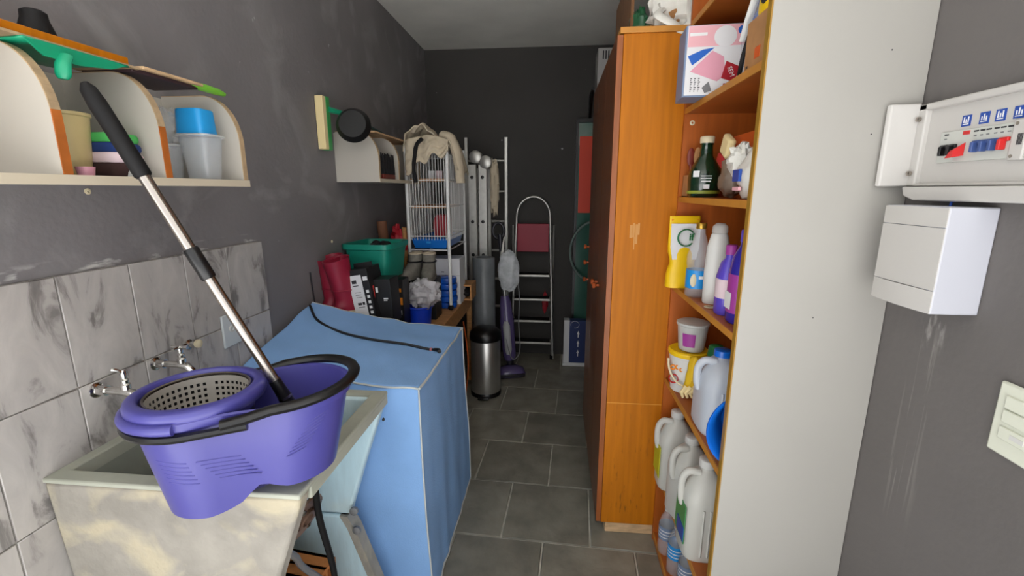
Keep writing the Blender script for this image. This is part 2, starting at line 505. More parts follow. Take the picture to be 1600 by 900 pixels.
# ------------------------------------------------------------------ wardrobe
wd = thing('wardrobe', 'tall orange-sided wooden wardrobe with dark brown doors along right wall', 'wardrobe', (0.49, 2.6, 0))
MB().box((0.226, 1.78, 0.055), (0.776, 1.80, 2.04)).build('side_panel', m_orange_wood, wd, w=True, bevel=0.002)
MB().box((0.212, 1.772, 2.040), (0.776, 2.82, 2.060)).build('top_board', m_shelf_edge, wd, w=True, bevel=0.002)
MB().box((0.228, 1.801, 0.055), (0.776, 2.80, 2.039)).build('carcass', m_door_wood, wd, w=True)
MB().box((0.245, 1.79, 0.0), (0.776, 2.78, 0.054)).build('plinth', m_rawwood, wd, w=True, bevel=0.004)
dy = [(1.779, 2.117), (2.121, 2.457), (2.461, 2.80)]
for k, (a, b) in enumerate(dy):
    x0 = 0.203
    d = MB().box((x0, a, 0.06), (0.225, b, 2.036)).build('door', [m_door_wood], wd, w=True, bevel=0.002)
    MB().box((x0+0.001, a-0.001, 0.061), (0.224, a+0.002, 2.035)).build('edge_band', m_door_edge, d, w=True)
    ky = b - 0.04 if k % 2 == 0 else a + 0.04
    MB().lathe([(0.006, 0), (0.006, 0.012), (0.014, 0.018), (0.015, 0.026), (0.010, 0.031)], 16,
               mtx=T(x0, ky, 1.07) @ Ry(-pi/2)).build('knob', m_knob, d, w=True)
for zz in (1.165, 0.965):
    MB().lathe([(0.006, 0), (0.006, 0.012), (0.014, 0.018), (0.015, 0.026), (0.010, 0.031)], 16,
               mtx=T(0.203, 2.76, zz) @ Ry(-pi/2)).build('knob', m_knob, wd, w=True)
# old white paint smear on the orange side
pm = MB()
for k, (x, z, wdt, h) in enumerate([(0.283, 1.345, 0.010, 0.05), (0.294, 1.35, 0.008, 0.055), (0.304, 1.335, 0.009, 0.075), (0.313, 1.355, 0.007, 0.045), (0.299, 1.30, 0.004, 0.05)]):
    pm.box((x, 1.7793, z-h/2), (x+wdt, 1.7801, z+h/2))
pm.build('paint_smear', M('old_white_paint', (204, 148, 82), 0.7), wd, w=True)
MB().box((0.227, 1.7795, 0.63), (0.45, 1.7802, 0.632)).build('scratch', M('pale_scratch', (226, 166, 70), 0.7), wd, w=True)

# ------------------------------------------------------------------ open shelf unit
SX, SN, SF = 0.45, 1.113, 1.778
su = thing('shelf_unit', 'open brown wooden shelf unit with tall white laminate side panel', 'shelf unit', (0.61, 1.45, 0))
MB().box((SX, SN, 0.0), (0.778, SN+0.018, 2.6)).build('side_panel', m_lam, su, w=True)
MB().box((SX-0.0035, SN-0.0003, 0.0), (SX, SN+0.0185, 2.6)).build('edge_strip', m_edge, su, w=True)
MB().box((SX, SF-0.018, 0.0), (0.778, SF-0.001, 2.6)).build('side_panel', m_shelf_side, su, w=True)
MB().box((0.768, SN+0.018, 0.02), (0.779, SF-0.018, 2.6)).build('back_panel', m_shelf_side, su, w=True)
SHZ = [0.04, 0.335, 0.762, 1.146, 1.476, 1.783, 2.065]
for z in SHZ:
    b = MB().box((SX+0.004, SN+0.018, z-0.018), (0.768, SF-0.018, z)).build('shelf_board', m_shelf_wood, su, w=True)
    MB().box((SX, SN+0.018, z-0.019), (SX+0.004, SF-0.018, z)).build('edge_strip', m_shelf_edge, b, w=True)
MB().box((SX+0.003, SN+0.018, 0.0), (SX+0.018, SF-0.018, 0.02)).build('plinth', m_shelf_wood, su, w=True)
MB().lathe([(0.004, 0), (0.009, 0.002), (0.004, 0.004)], 14, mtx=T(0.478, SF-0.018, 1.735) @ Rx(pi/2), cap0=False, cap1=False).build('screw_ring', m_cream, su, w=True)
for (x, z) in ((0.71, 1.90), (0.685, 1.62), (0.70, 1.79), (0.62, 1.2)):
    MB().lathe([(0.0016, 0), (0.0012, 0.0006)], 8, mtx=T(x, SN, z) @ Rx(pi/2)).build('pin_hole', m_print, su, w=True)

# ------------------------------------------------------------------ laundry tub
tub = thing('laundry_tub', 'old cement laundry tub on flared end walls under the taps', 'laundry tub', (-0.82, 1.04, 0))
ty0, ty1, tx0, tx1, tz = 0.785, 1.295, -1.122, -0.522, 0.876
def rect(x0, y0, x1, y1, z): return [(x0, y0, z), (x1, y0, z), (x1, y1, z), (x0, y1, z)]
rim = MB()
rim.loft([rect(tx0, ty0, tx1, ty1, 0.866), rect(tx0, ty0, tx1, ty1, tz), rect(tx0+0.03, ty0+0.038, tx1-0.045, ty1-0.03, tz), rect(tx0+0.032, ty0+0.042, tx1-0.05, ty1-0.032, 0.842)], False, False)
rim.build('rim', m_rim, tub, w=True, bevel=0.004)
MB().box((tx1-0.046, ty0+0.046, 0.834), (tx1-0.001, ty1-0.001, 0.8655)).build('side_lip', m_rim, tub, w=True, bevel=0.004)
bas = MB()
bas.loft([rect(tx0+0.032, ty0+0.042, tx1-0.05, ty1-0.032, 0.842), rect(tx0+0.04, ty0+0.06, tx1-0.25, ty1-0.05, 0.60)], False, True)
bas.build('basin', m_basin, tub, w=True)
ob = MB()
ob.loft([rect(tx0+0.01, ty0+0.03, tx1-0.018, ty1-0.03, 0.843), rect(tx0+0.01, ty0+0.03, tx1-0.235, ty1-0.03, 0.56)], False, True)
ob.build('basin_shell', m_pale, tub, w=True)
wb2 = MB()
for k in range(9):
    y = 0.86 + k*0.045
    wb2.tube([(tx1-0.056, y, 0.838), (tx1-0.235, y, 0.622)], 0.006, 6)
wb2.build('washboard_ribs', m_basin, tub, w=True)
def endpoly(xl, up):
    if up: return [(tx0+0.002, 0.866), (tx1-0.001, 0.866), (tx1-0.006, 0.842), (-0.600, 0.64), (-0.656, 0.47), (-0.662, 0.445), (tx0+0.03, 0.445)]
    return [(tx0+0.03, 0.438), (-0.672, 0.438), (-0.648, 0.39), (-0.585, 0.19), (-0.53, 0.0), (tx0+0.01, 0.0)]
YZ = Rx(pi/2)     # prism XY -> XZ, extrude towards -Y
MB().prism(endpoly(0, True), 0, 0.045, mtx=T(0, ty0+0.045, 0) @ YZ).build('end_wall', m_concrete, tub, w=True, bevel=0.008)
MB().prism(endpoly(0, False), 0, 0.045, mtx=T(0, ty0+0.045, 0) @ YZ).build('leg', m_concrete, tub, w=True, bevel=0.008)
MB().prism(endpoly(0, True)[:1]+[(tx1-0.05, 0.866), (tx1-0.05, 0.832), (tx1-0.010, 0.832)]+endpoly(0, True)[3:], 0, 0.04, mtx=T(0, ty1, 0) @ YZ).build('end_wall', m_pale, tub, w=True, bevel=0.008)
lg = MB().prism(endpoly(0, False), 0, 0.04, mtx=T(0, ty1, 0) @ YZ).build('leg', m_pale, tub, w=True, bevel=0.008)
ep = [(-0.672, 0.438), (-0.648, 0.39), (-0.585, 0.19), (-0.53, 0.0)]
eb = MB()
for (a, b) in zip(ep[:-1], ep[1:]):
    eb.prism([(a[0]-0.026, a[1]), (a[0]+0.001, a[1]), (b[0]+0.001, b[1]), (b[0]-0.026, b[1])], 0, 0.046, mtx=T(0, ty1+0.002, 0) @ YZ)
eb.build('edge_trim', m_concrete, lg, w=True)
for (x, z) in ((-0.642, 0.468), (-0.638, 0.395)):
    MB().lathe([(0.012, 0), (0.014, 0.004), (0.014, 0.012), (0.008, 0.016)], 14, mtx=T(x, 1.252, z) @ Rx(pi/2)).build('bolt', m_grey, tub, w=True)
MB().lathe([(0.004, 0), (0.006, 0.003), (0.004, 0.006)], 10, mtx=T(-0.527, 1.25, 0.80) @ Ry(pi/2)).build('bolt', m_print, tub, w=True)
# drain bracket on the sloping front
slope = math.atan2(0.283, -0.217)
dm = T(-0.632, 0.955, 0.68) @ Rz(radians(-10)) @ Ry(radians(112))
dr = MB()
dr.lathe([(0.030, 0.0), (0.062, 0.0), (0.064, 0.004), (0.062, 0.009), (0.034, 0.010), (0.030, 0.004)], 28, mtx=dm, cap0=False, cap1=False)
dr.lathe([(0.030, -0.06), (0.030, 0.0)], 24, mtx=dm, cap0=False, cap1=False)
dr.lathe([(0.026, -0.004), (0.026, 0.016), (0.018, 0.018), (0.018, -0.004)], 20, mtx=dm, cap0=False, cap1=False)
d_o = dr.build('drain_flange', m_rust, tub, w=True)
for a in range(4):
    MB().lathe([(0.007, 0.008), (0.007, 0.014), (0.003, 0.016)], 8, mtx=dm @ T(0.047*cos(a*pi/2+0.5), 0.047*sin(a*pi/2+0.5), 0)).build('bolt', m_steel, d_o, w=True)

one('drain_hose', MB().tube(catmull([(-0.575, 0.93, 0.80), (-0.595, 0.97, 0.66), (-0.60, 1.02, 0.45), (-0.64, 1.08, 0.2), (-0.70, 1.16, 0.012)], 6), 0.0085, 8), m_rubber,
    'black drain hose hanging down in front of the laundry tub', 'hose')
one('supply_hose', MB().tube(catmull([(-0.635, 0.87, 0.66), (-0.66, 0.95, 0.56), (-0.69, 1.02, 0.46), (-0.66, 1.10, 0.30), (-0.63, 1.17, 0.012)], 6), 0.009, 8), m_grey,
    'grey hose hanging under the tub in front of the clay bricks', 'hose')
# hollow clay bricks between the tub's legs
def clay_brick(loc, rz, label):
    t = thing('clay_brick', label, 'brick', loc, rz, 'clay bricks under the tub')
    b = MB()
    L, W, H = 0.19, 0.095, 0.19
    b.box((-L/2, -W/2, 0), (L/2, W/2, 0.012)); b.box((-L/2, -W/2, H-0.012), (L/2, W/2, H)); b.box((-L/2, -W/2, H/2-0.006), (L/2, W/2, H/2+0.006))
    b.box((-L/2, -W/2, 0), (L/2, -W/2+0.01, H)); b.box((-L/2, W/2-0.01, 0), (L/2, W/2, H)); b.box((-L/2, -0.005, 0), (L/2, 0.005, H))
    b.build('brick_body', m_brick, t)
    g = MB()
    for k in range(6):
        z = 0.02 + k*0.03
        g.box((-L/2, -W/2-0.0015, z), (L/2, -W/2, z+0.012))
    g.build('groove_rib', m_brick, t)
clay_brick((-0.745, 1.12, 0.0), 0.15, 'clay brick under the tub, lower one beside the far leg')
clay_brick((-0.94, 1.11, 0.0), 0.0, 'clay brick under the tub, lower one nearest the tiled wall')
clay_brick((-0.765, 1.11, 0.1905), -0.12, 'clay brick on top of the stack under the tub, nearest the hoses')
clay_brick((-0.96, 1.12, 0.1905), 0.05, 'clay brick on top of the stack under the tub, nearest the tiles')

# ------------------------------------------------------------------ spin mop bucket
BK = (-0.634, 0.822, 0.877); BA = radians(25)
bk = thing('mop_bucket', 'purple plastic spin mop bucket standing on the tub rim', 'bucket', BK, BA)
LC, RC, LR, RR = -0.084, 0.086, 0.118, 0.114
def outline(n=72, s=1.0, off=0.0):
    # convex hull of the two lobes, slightly waisted
    pts = []
    for i in range(n):
        a = 2*pi*i/n
        if cos(a) >= 0: cx, r = RC, RR
        else: cx, r = LC, LR
        x = cx*s + (r*s+off)*cos(a); y = (r*s+off)*sin(a)
        pts.append((x, y))
    # resample the straight sides evenly
    return pts
def hullring(s, z, off=0.0, zf=None, n=72):
    P = outline(n, s, off)
    out = []
    k = n//4
    seg = P[:k] + [(P[k][0]*0 + RC*s*(1-t/8) + LC*s*(t/8), (RR*(1-t/8)+LR*(t/8))*s + off - 0.012*sin(pi*t/8)) for t in range(0, 9)] + P[k+1:3*k] + \
          [(LC*s*(1-t/8) + RC*s*(t/8), -((LR*(1-t/8)+RR*(t/8))*s + off) + 0.012*sin(pi*t/8)) for t in range(0, 9)] + P[3*k+1:]
    return [(x, y, z if zf is None else zf(x, y)) for x, y in seg]
HB = 0.215
def zb(x, y):
    # bottom: deep left lobe, raised arch, shallower right lobe
    g = math.exp(-((x-0.005)/0.036)**2)
    r = 0.030 if x > 0.0 else 0.0
    t = min(1, max(0, (x+0.02)/0.05)); t = t*t*(3-2*t)
    return 0.034*t + 0.016*g
def band(k):
    s = 0.80 + 0.18*k
    return hullring(s, 0, 0, lambda x, y: zb(x/s*0.8, y)*(1-k)**1.5 + HB*0.93*k)
body = MB()
rings = [hullring(0.62, 0, 0, lambda x, y: zb(x*1.25, y)+0.004), hullring(0.77, 0, 0, lambda x, y: zb(x, y))] + [band(k) for k in (0, 0.08, 0.2, 0.35, 0.5, 0.65, 0.8, 0.92, 1.0)]
rings += [hullring(0.985, HB*0.93, 0.006), hullring(0.985, HB, 0.008), hullring(0.985, HB+0.003, 0.004), hullring(0.975, HB, -0.002), hullring(0.96, HB*0.9, -0.004),
          hullring(0.86, 0.11, -0.004), hullring(0.80, 0.06, -0.004)]
body.loft(rings, True, True)
body.build('bucket_body', m_purple, bk, smooth=50)
# spin basket collar
col = MB()
col.lathe([(0.118, HB-0.006), (0.1215, HB+0.001), (0.1215, HB+0.010), (0.1195, HB+0.016), (0.115, HB+0.019), (0.102, HB+0.0215), (0.0985, HB+0.019), (0.0975, HB+0.010), (0.0965, HB-0.03)], 56, mtx=T(LC-0.002, 0, 0), cap0=False, cap1=False)
co = col.build('collar', m_purple, bk, smooth=60)
MB().lathe([(0.0965, HB+0.008), (0.0955, HB+0.004), (0.0945, HB-0.03), (0.092, HB-0.115)], 48, mtx=T(LC-0.002, 0, 0), cap0=False, cap1=False).build('dark_liner', m_black, co)  # black liner added around the basket so gap and holes look dark
bs = MB()
rn = 96; zr = [HB+0.008 - 0.0065*j for j in range(18)]
rr_ = [0.089 - 0.0004*j for j in range(18)]
vsb = [(rr_[j]*cos(2*pi*i/rn), rr_[j]*sin(2*pi*i/rn), zr[j]) for j in range(18) for i in range(rn)]
fsb = []
for j in range(17):
    for i in range(rn):
        if j > 1 and j < 15 and j % 2 == 0 and i % 2 == 0 and (i % 24) not in (0,): continue
        fsb.append((j*rn+i, j*rn+(i+1) % rn, (j+1)*rn+(i+1) % rn, (j+1)*rn+i))
fsb.append(tuple(17*rn+i for i in range(rn)))
bs.add(vsb, fsb, mtx=T(LC-0.002, 0, 0))
bo = bs.build('spin_basket', M('basket_steel', (196, 190, 182), 0.35, metal=0.55), bk, smooth=30)
MB().lathe([(0.0880, HB+0.013), (0.0920, HB+0.0145), (0.0945, HB+0.012), (0.0945, HB+0.008), (0.0895, HB+0.006)], 56, mtx=T(LC-0.002, 0, 0), cap0=False, cap1=False).build('basket_rim', m_steel, bo)
MB().lathe([(0.081, HB-0.108), (0.04, HB-0.10), (0.012, HB-0.07), (0.001, HB-0.068)], 24, mtx=T(LC-0.002, 0, 0), cap0=False).build('basket_hub', m_grey, bo)
# black bands and folded handle
def arcpts(s, off, z, a0, a1, n, cx, r):
    return [(cx*s + (r*s+off)*cos(a0+(a1-a0)*i/n), (r*s+off)*sin(a0+(a1-a0)*i/n), z) for i in range(n+1)]
h = MB()
pl = [(-0.022, -0.124, HB-0.012), (0.02, -0.124, HB-0.006), (0.06, -0.126, HB+0.004)] + [(x, y, HB+0.006 + 0.012*(x-RC)/0.13) for x, y, _ in arcpts(1, 0.012, 0, -pi/2, pi/2, 24, RC, RR)] + [(0.06, 0.126, HB+0.004), (0.02, 0.124, HB-0.006), (-0.022, 0.124, HB-0.012)]
h.tube(pl, 0.0125, 10, flat=0.8)
h.build('handle', m_black, bk)
lb = MB()
lp = [(0.02, 0.126, HB-0.02)] + [(x, y, HB-0.026) for x, y, _ in arcpts(1, 0.006, 0, pi/2, 3*pi/2, 30, LC, LR)] + [(0.02, -0.126, HB-0.02)]
lb.tube(lp, 0.009, 8, flat=0.9)
lb.build('band', m_black, bk)
pb = MB()
pb.tube([(x, y, HB-0.008) for x, y, _ in arcpts(1, 0.006, 0, pi*0.55, pi*1.47, 28, LC, LR)], 0.0105, 10, flat=1.0)
pb.build('lip', m_purple, bk)
# embossed stripes on the side
st = MB()
def sidep(x, z, off=0.001):
    k = min(1, max(0, (z - 0.01)/(HB*0.93)))
    s = 0.80 + 0.18*k
    if x < LC*s:
        r = LR*s + off; d = x - LC*s; y = -sqrt(max(1e-6, r*r - d*d))
    elif x > RC*s:
        r = RR*s + off; d = x - RC*s; y = -sqrt(max(1e-6, r*r - d*d))
    else:
        t = (x - LC*s)/((RC-LC)*s); y = -((LR*(1-t)+RR*t)*s + off) + 0.012*sin(pi*t)
    return (x, y, z)
for k in range(6):
    z = 0.135 - k*0.0095
    st.tube([sidep(-0.142+0.052*i/8 + 0.003*k, z - 0.006*(i/8)) for i in range(9)], 0.0013, 6)
    st.tube([sidep(-0.075+0.07*i/8 + 0.006*k, z - 0.006 - 0.010*(i/8)) for i in range(9)], 0.0012, 6)
for k in range(9):
    z = 0.105 + k*0.0085
    st.tube([sidep(0.075 + 0.006*k + 0.036*i/6, z + 0.012*(i/6)) for i in range(7)], 0.0012, 6)
st.build('embossed_stripes', m_purple, bk)['kind'] = 'stuff'

# ------------------------------------------------------------------ spin mop in the bucket
A = Vector((-0.560, 0.872, 1.005)); B = Vector((-0.828, 0.775, 1.684)); D = B - A
mp_ = thing('spin_mop', 'steel-poled spin mop with black grip leaning out of the purple bucket', 'mop', tuple(A))
def seg(a, b): return [D*a, D*b]
MB().tube(seg(0.10, 0.80), 0.0105, 16).build('pole', m_steel, mp_)
MB().tube([D*t for t in (0.765, 0.77, 0.85, 0.95, 0.985, 1.0)], [0.0125, 0.0145, 0.0148, 0.0148, 0.0125, 0.006], 16).build('grip', m_rubber, mp_)
MB().tube([D*t for t in (0.475, 0.48, 0.56, 0.565)], [0.0125, 0.0140, 0.0140, 0.0125], 16).build('joint_sleeve', m_black, mp_)
MB().tube([D*t for t in (-0.02, 0.0, 0.09, 0.14)], [0.016, 0.0145, 0.0135, 0.012], 16).build('lower_sleeve', m_black, mp_)
MB().tube(seg(0.075, 0.082), 0.0148, 16).build('ring', m_steel, mp_)
MB().lathe([(0.012, 0.0), (0.04, -0.008), (0.055, -0.018), (0.055, -0.026), (0.01, -0.028)], 24, mtx=T(0, 0, 0.0)).build('mop_head', m_white, mp_)
mh = MB()
for i in range(40):
    a = 2*pi*i/40; r1 = 0.05
    mh.tube([(0.04*cos(a), 0.04*sin(a), -0.024), (0.062*cos(a+.1), 0.058*sin(a+.1), -0.036), (0.058*cos(a+.2), 0.055*sin(a+.2), -0.050)], 0.004, 5)
mh.build('mop_fringe', M('white_microfibre', (226, 226, 230), 0.95), mp_)

# ------------------------------------------------------------------ taps and outlet on the tiles
def tap(loc, label, cross):
    t = thing('wall_tap', label, 'tap', loc, 0, 'wall taps over the tub')
    MB().lathe([(0.019, 0), (0.019, 0.003), (0.013, 0.007)], 20, mtx=Ry(pi/2)).build('flange', m_chrome, t)
    MB().tube([(0.004, 0, 0), (0.03, 0, 0)], 0.0125, 14).build('pipe_nut', m_chrome, t)
    MB().tube([(0.028, 0, 0), (0.07, 0, 0), (0.095, 0, -0.004), (0.108, 0, -0.016), (0.110, 0, -0.036)], [0.0095, 0.010, 0.011, 0.010, 0.009], 14).build('spout', m_chrome, t)
    MB().lathe([(0.010, 0.0), (0.011, 0.012), (0.008, 0.016), (0.009, 0.024), (0.006, 0.028), (0.008, 0.04), (0.005, 0.05)], 14, mtx=T(0.082, 0, 0.006)).build('stem', m_chrome, t)
    k = MB()
    if cross:
        k.tube([(0.082, -0.024, 0.052), (0.082, 0.024, 0.052)], 0.005, 8); k.tube([(0.058, 0, 0.052), (0.106, 0, 0.052)], 0.005, 8)
    else:
        k.tube([(0.082, 0, 0.048), (0.078, -0.012, 0.060), (0.072, -0.018, 0.064)], 0.0045, 8)
    k.build('handle', m_chrome, t)
    MB().box((0.080, -0.01, -0.046), (0.120, 0.012, -0.034)).build('aerator', m_chrome, t, bevel=0.003)
tap((XL+0.0095, 0.935, 1.018), 'chrome wall tap nearer the camera, with short lever', False)
tap((XL+0.0095, 1.105, 1.020), 'chrome wall tap with cross handle, nearer the wall outlet', True)
vt = thing('pipe_valve', 'small old brass pipe valve on the tiles behind the cross-handled tap', 'valve', (XL+0.0095, 1.225, 1.035))
MB().lathe([(0.016, 0), (0.016, 0.004), (0.009, 0.008), (0.009, 0.03)], 16, mtx=Ry(pi/2)).build('stub', m_chrome, vt)
MB().lathe([(0.010, 0), (0.013, 0.004), (0.013, 0.012), (0.008, 0.015)], 12, mtx=T(0.026, 0, 0.004) @ Ry(pi/2)).build('knob', m_cream, vt)
ol = thing('wall_outlet', 'pale blank outlet plate with one centre hole on marble tiles', 'outlet', (XL+0.0095, 1.406, 1.027))
MB().box((0, -0.041, -0.057), (0.008, 0.041, 0.057)).build('plate', M('pale_blue_grey_plastic', (206, 212, 214), 0.4), ol, bevel=0.003)
MB().lathe([(0.013, 0), (0.012, 0.004), (0.006, 0.004), (0.006, 0.0)], 18, mtx=T(0.008, 0, 0.004) @ Ry(pi/2), cap0=False, cap1=False).build('centre_ring', m_white, ol)
for i, (y, z, lb_) in enumerate(((1.014, 1.497, 'small cream screw eye in the wall below the near shelf'), (2.192, 1.246, 'small white screw in the grey wall above the red boots'))):
    one('wall_screw', MB().lathe([(0.003, 0.0), (0.007, 0.001), (0.0075, 0.004), (0.003, 0.005), (0.0025, 0.001)], 12, mtx=Ry(pi/2), cap0=False, cap1=False), m_cream, lb_, 'screw', loc=(XL, y, z))

# ------------------------------------------------------------------ blue covered washing machine
NL, NR, FR, FL = (-1.112, 1.40), (-0.447, 1.372), (-0.447, 2.085), (-1.112, 1.925)
zNL, zNR, zFR, zFL = 0.872, 0.842, 0.838, 0.995
def bil(u, v, a, b, c, d): return a*(1-u)*(1-v) + b*u*(1-v) + c*u*v + d*(1-u)*v
def cpos(u, v):
    x = bil(u, v, NL[0], NR[0], FR[0], FL[0]); y = bil(u, v, NL[1], NR[1], FR[1], FL[1])
    z = bil(u, v, zNL, zNR, zFR, zFL)
    z -= 0.05*(1-(1-u)**2)*v*(1-u)          # falls quickly away from the control panel
    z += 0.007*noise.noise(Vector((x*5, y*9, 0.3))) + 0.006*noise.noise(Vector((x*14+y*8, y*4, 1.3)))
    return Vector((x, y, z))
def per(n=26):
    o = []
    for i in range(n): o.append((i/n, 0))
    for i in range(n): o.append((1, i/n))
    for i in range(n): o.append((1-i/n, 1))
    for i in range(n): o.append((0, 1-i/n))
    return o
pp = per()
cen = (0.5, 0.5)
wc = thing('washing_machine', 'washing machine under a blue fabric cover beside the laundry tub', 'washing machine', (-0.78, 1.72, 0))
cv = MB(); rings = []
for k in range(13):
    t = k/12
    ring = []
    for i, (u, v) in enumerate(pp):
        p = cpos(u, v)
        d = Vector((u-0.5, v-0.5, 0))
        fl = 0.022*(1-t)
        ox = (0.5*fl*2 if u > 0.99 else (-0.0 if u < 0.01 else 0)); oy = (-fl*0.4 if v < 0.01 else (fl if v > 0.99 else 0))
        nn = 0.012*sin(pi*t)*noise.noise(Vector((p.x*7, p.y*7, t*1.6))) + 0.006*noise.noise(Vector((p.x*16, p.y*16, t*2)))*(1-t*0.5)
        z = 0.012 + (p.z-0.012)*t
        if u < 0.01: nn = 0
        q = Vector((p.x + ox + (nn if u > 0.99 else 0), p.y + oy + (nn if (v < 0.01 or v > 0.99) else 0), z))
        ring.append(q)
    rings.append(ring)
for s_ in (0.985, 0.96, 0.9, 0.8, 0.68, 0.55, 0.42, 0.3, 0.18, 0.08, 0.01):
    rings.append([cpos(0.5+(u-0.5)*s_, 0.5+(v-0.5)*s_) + Vector((0, 0, 0.006)) for u, v in pp])
cv.loft(rings, True, True)
cv.build('fabric_cover', m_blue_cloth, wc, w=True, smooth=60)
def edge_tube(pts, r, mat, name, parent):
    MB().tube(pts, r, 6).build(name, mat, parent, w=True)
edge_tube([cpos(i/24, 0.0)+Vector((0, -0.002, 0.003)) for i in range(25)], 0.0035, m_piping, 'piping', wc)
edge_tube([cpos(1, i/24)+Vector((0.003, 0, 0.003)) for i in range(25)], 0.0045, m_piping, 'piping', wc)
edge_tube([cpos(1-i/24, 1)+Vector((0, 0.002, 0.003)) for i in range(25)], 0.0035, m_piping, 'piping', wc)
iNR, iFR = 26, 52
edge_tube([rings[k][iNR]+Vector((0.002, -0.002, 0)) for k in range(13)], 0.003, m_piping, 'piping', wc)
edge_tube([rings[k][iFR]+Vector((0.002, 0.0, 0)) for k in range(13)], 0.003, m_piping, 'piping', wc)
edge_tube([rings[0][iNR+i]+Vector((0.001, 0, -0.006)) for i in range(27)], 0.0035, m_piping, 'piping', wc)
# black cord lying on the cover
def onc(x, y, dz=0.012):
    best = None
    for a in range(60):
        for b in range(60):
            p = cpos(a/59, b/59); d = (p.x-x)**2 + (p.y-y)**2
            if best is None or d < best[0]: best = (d, p.z)
    return Vector((x, y, best[1] + dz))
cd = thing('power_cord', 'black cord with plug lying across the blue cover', 'cord', (-0.78, 1.75, 0.9))
cp = catmull([onc(-1.095, 1.88, 0.014), onc(-1.02, 1.80), onc(-0.90, 1.76), onc(-0.76, 1.735), onc(-0.62, 1.74), onc(-0.52, 1.735), onc(-0.485, 1.73)], 8)
MB().tube(cp, 0.0055, 8).build('cable', m_cord, cd, w=True)
e = cp[-1]
MB().tube([e+Vector((-0.004, 0, 0)), e+Vector((0.018, -0.006, 0.0)), e+Vector((0.024, -0.022, 0))], [0.007, 0.009, 0.008], 10).build('plug', m_black, cd, w=True)
MB().tube([cp[-7]+Vector((0, 0, 0)), cp[-5]], 0.007, 10).build('tape', M('pink_tape', (200, 120, 120), 0.6), cd, w=True)
# hanging cable by the boots
one('wall_cable', MB().tube(catmull([(-1.122, 1.955, 1.13), (-1.12, 1.955, 1.08), (-1.122, 1.965, 1.02), (-1.118, 1.97, 0.93)], 6), 0.003, 6), m_cord, 'thin black cable hanging on the wall behind the red boots', 'cable')

# ------------------------------------------------------------------ wall shelves with rounded dividers
def wall_shelf(label, ya, yb, z, divs, xf=-0.90, h=0.23, ends=()):
    t = thing('wall_shelf', label, 'shelf', (XL, (ya+yb)/2, z), 0, 'white wall shelves with rounded dividers')
    bd = MB().box((XL+0.001, ya, z-0.016), (xf, yb, z)).build('shelf_board', m_slam, t, w=True)
    MB().box((xf, ya, z-0.017), (xf+0.003, yb, z+0.001)).build('edge_strip', M('cream_edge_strip', (206, 194, 172), 0.5), bd, w=True)
    MB().box((XL+0.001, ya, z), (XL+0.010, yb, z+h-0.004)).build('back_panel', m_slam, t, w=True)
    for k, (y, worn) in enumerate(divs):
        x0 = XL + 0.010
        arc = [(xf-0.098 + 0.098*sin(a*pi/2/14), z + 0.10 + 0.13*cos(a*pi/2/14)*(h-0.10)/0.13) for a in range(15)]
        poly = [(x0, z), (x0, z+h)] + arc + [(xf, z)]
        d = MB().prism(list(reversed(poly)), -0.008, 0.008, mtx=T(0, y, 0) @ Rx(pi/2)).build('divider', m_slam, t, w=True)
        edge = [(x0, z+h)] + arc + [(xf, z)]
        def strip(pts, mat, nm):
            b = MB()
            for p, q in zip(pts[:-1], pts[1:]):
                dx, dz = q[0]-p[0], q[1]-p[1]; L = sqrt(dx*dx+dz*dz) or 1
                nx, nz = -dz/L*-1, dx/L*-1
                nx, nz = dz/L*-1, dx/L
                if nx*(p[0]-(xf-0.15)) + nz*(p[1]-(z+0.08)) < 0: nx, nz = -nx, -nz
                e_ = 0.0022
                b.prism([p, q, (q[0]+nx*e_, q[1]+nz*e_), (p[0]+nx*e_, p[1]+nz*e_)], -0.0085, 0.0085, mtx=T(0, y, 0) @ Rx(pi/2))
            b.build(nm, mat, d, w=True)
        if worn:
            cut = [p for p in arc if p[1] > z+0.11]
            strip([(x0, z+h)] + cut, m_mdf, 'raw_edge')
            strip([cut[-1]] + [arc[-1], (xf, z)], m_veneer, 'edge_strip')
        else:
            strip(edge, m_mdf, 'raw_edge')
    return t
wall_shelf('white wall shelf with rounded dividers above the tiles, nearest the camera', 0.45, 1.285, 1.527, [(0.78, True), (1.005, True), (1.272, False)])
wall_shelf('white wall shelf with rounded dividers farther away, beside the white cage', 2.30, 3.02, 1.557, [(2.308, False), (2.60, False), (3.0, False)])

# things on and in the near shelf
zt = 1.757
one('green_plank_board', MB().box((-1.09, 0.46, 0), (-0.945, 0.995, 0.017), mtx=T(0, 0, zt+0.0112)), m_orange_wood,
    'orange varnished plank lying on top of the near wall shelf', 'plank', bevel=0.002).name = 'wooden_plank'
one('mdf_strip', MB().box((-1.08, 0.46, 0), (-0.935, 1.01, 0.0045), mtx=T(0, 0, zt+0.0065)), m_mdf, 'thin raw fibreboard sheet under the orange plank on the near shelf', 'board')
dp = thing('dustpan', 'green plastic dustpan wedged under the orange plank on the near shelf', 'dustpan', (-0.98, 0.86, zt))
sc_ = MB()
sc_.sheet(lambda u, v: (-1.09+0.165*u, 0.772 + 0.20*v + 0.03*(1-u)*(0.5-v), zt + 0.0035), 6, 6)
sc_.build('pan', m_green, dp, w=True, solid=0.004)
MB().prism([(0.772, 0.003), (0.965, 0.003), (0.93, -0.012), (0.86, -0.022), (0.80, -0.020)], 0, 0.004, mtx=T(-0.9265, 0, zt) @ Rz(pi/2) @ Rx(pi/2)).build('lip', m_green, dp, w=True)
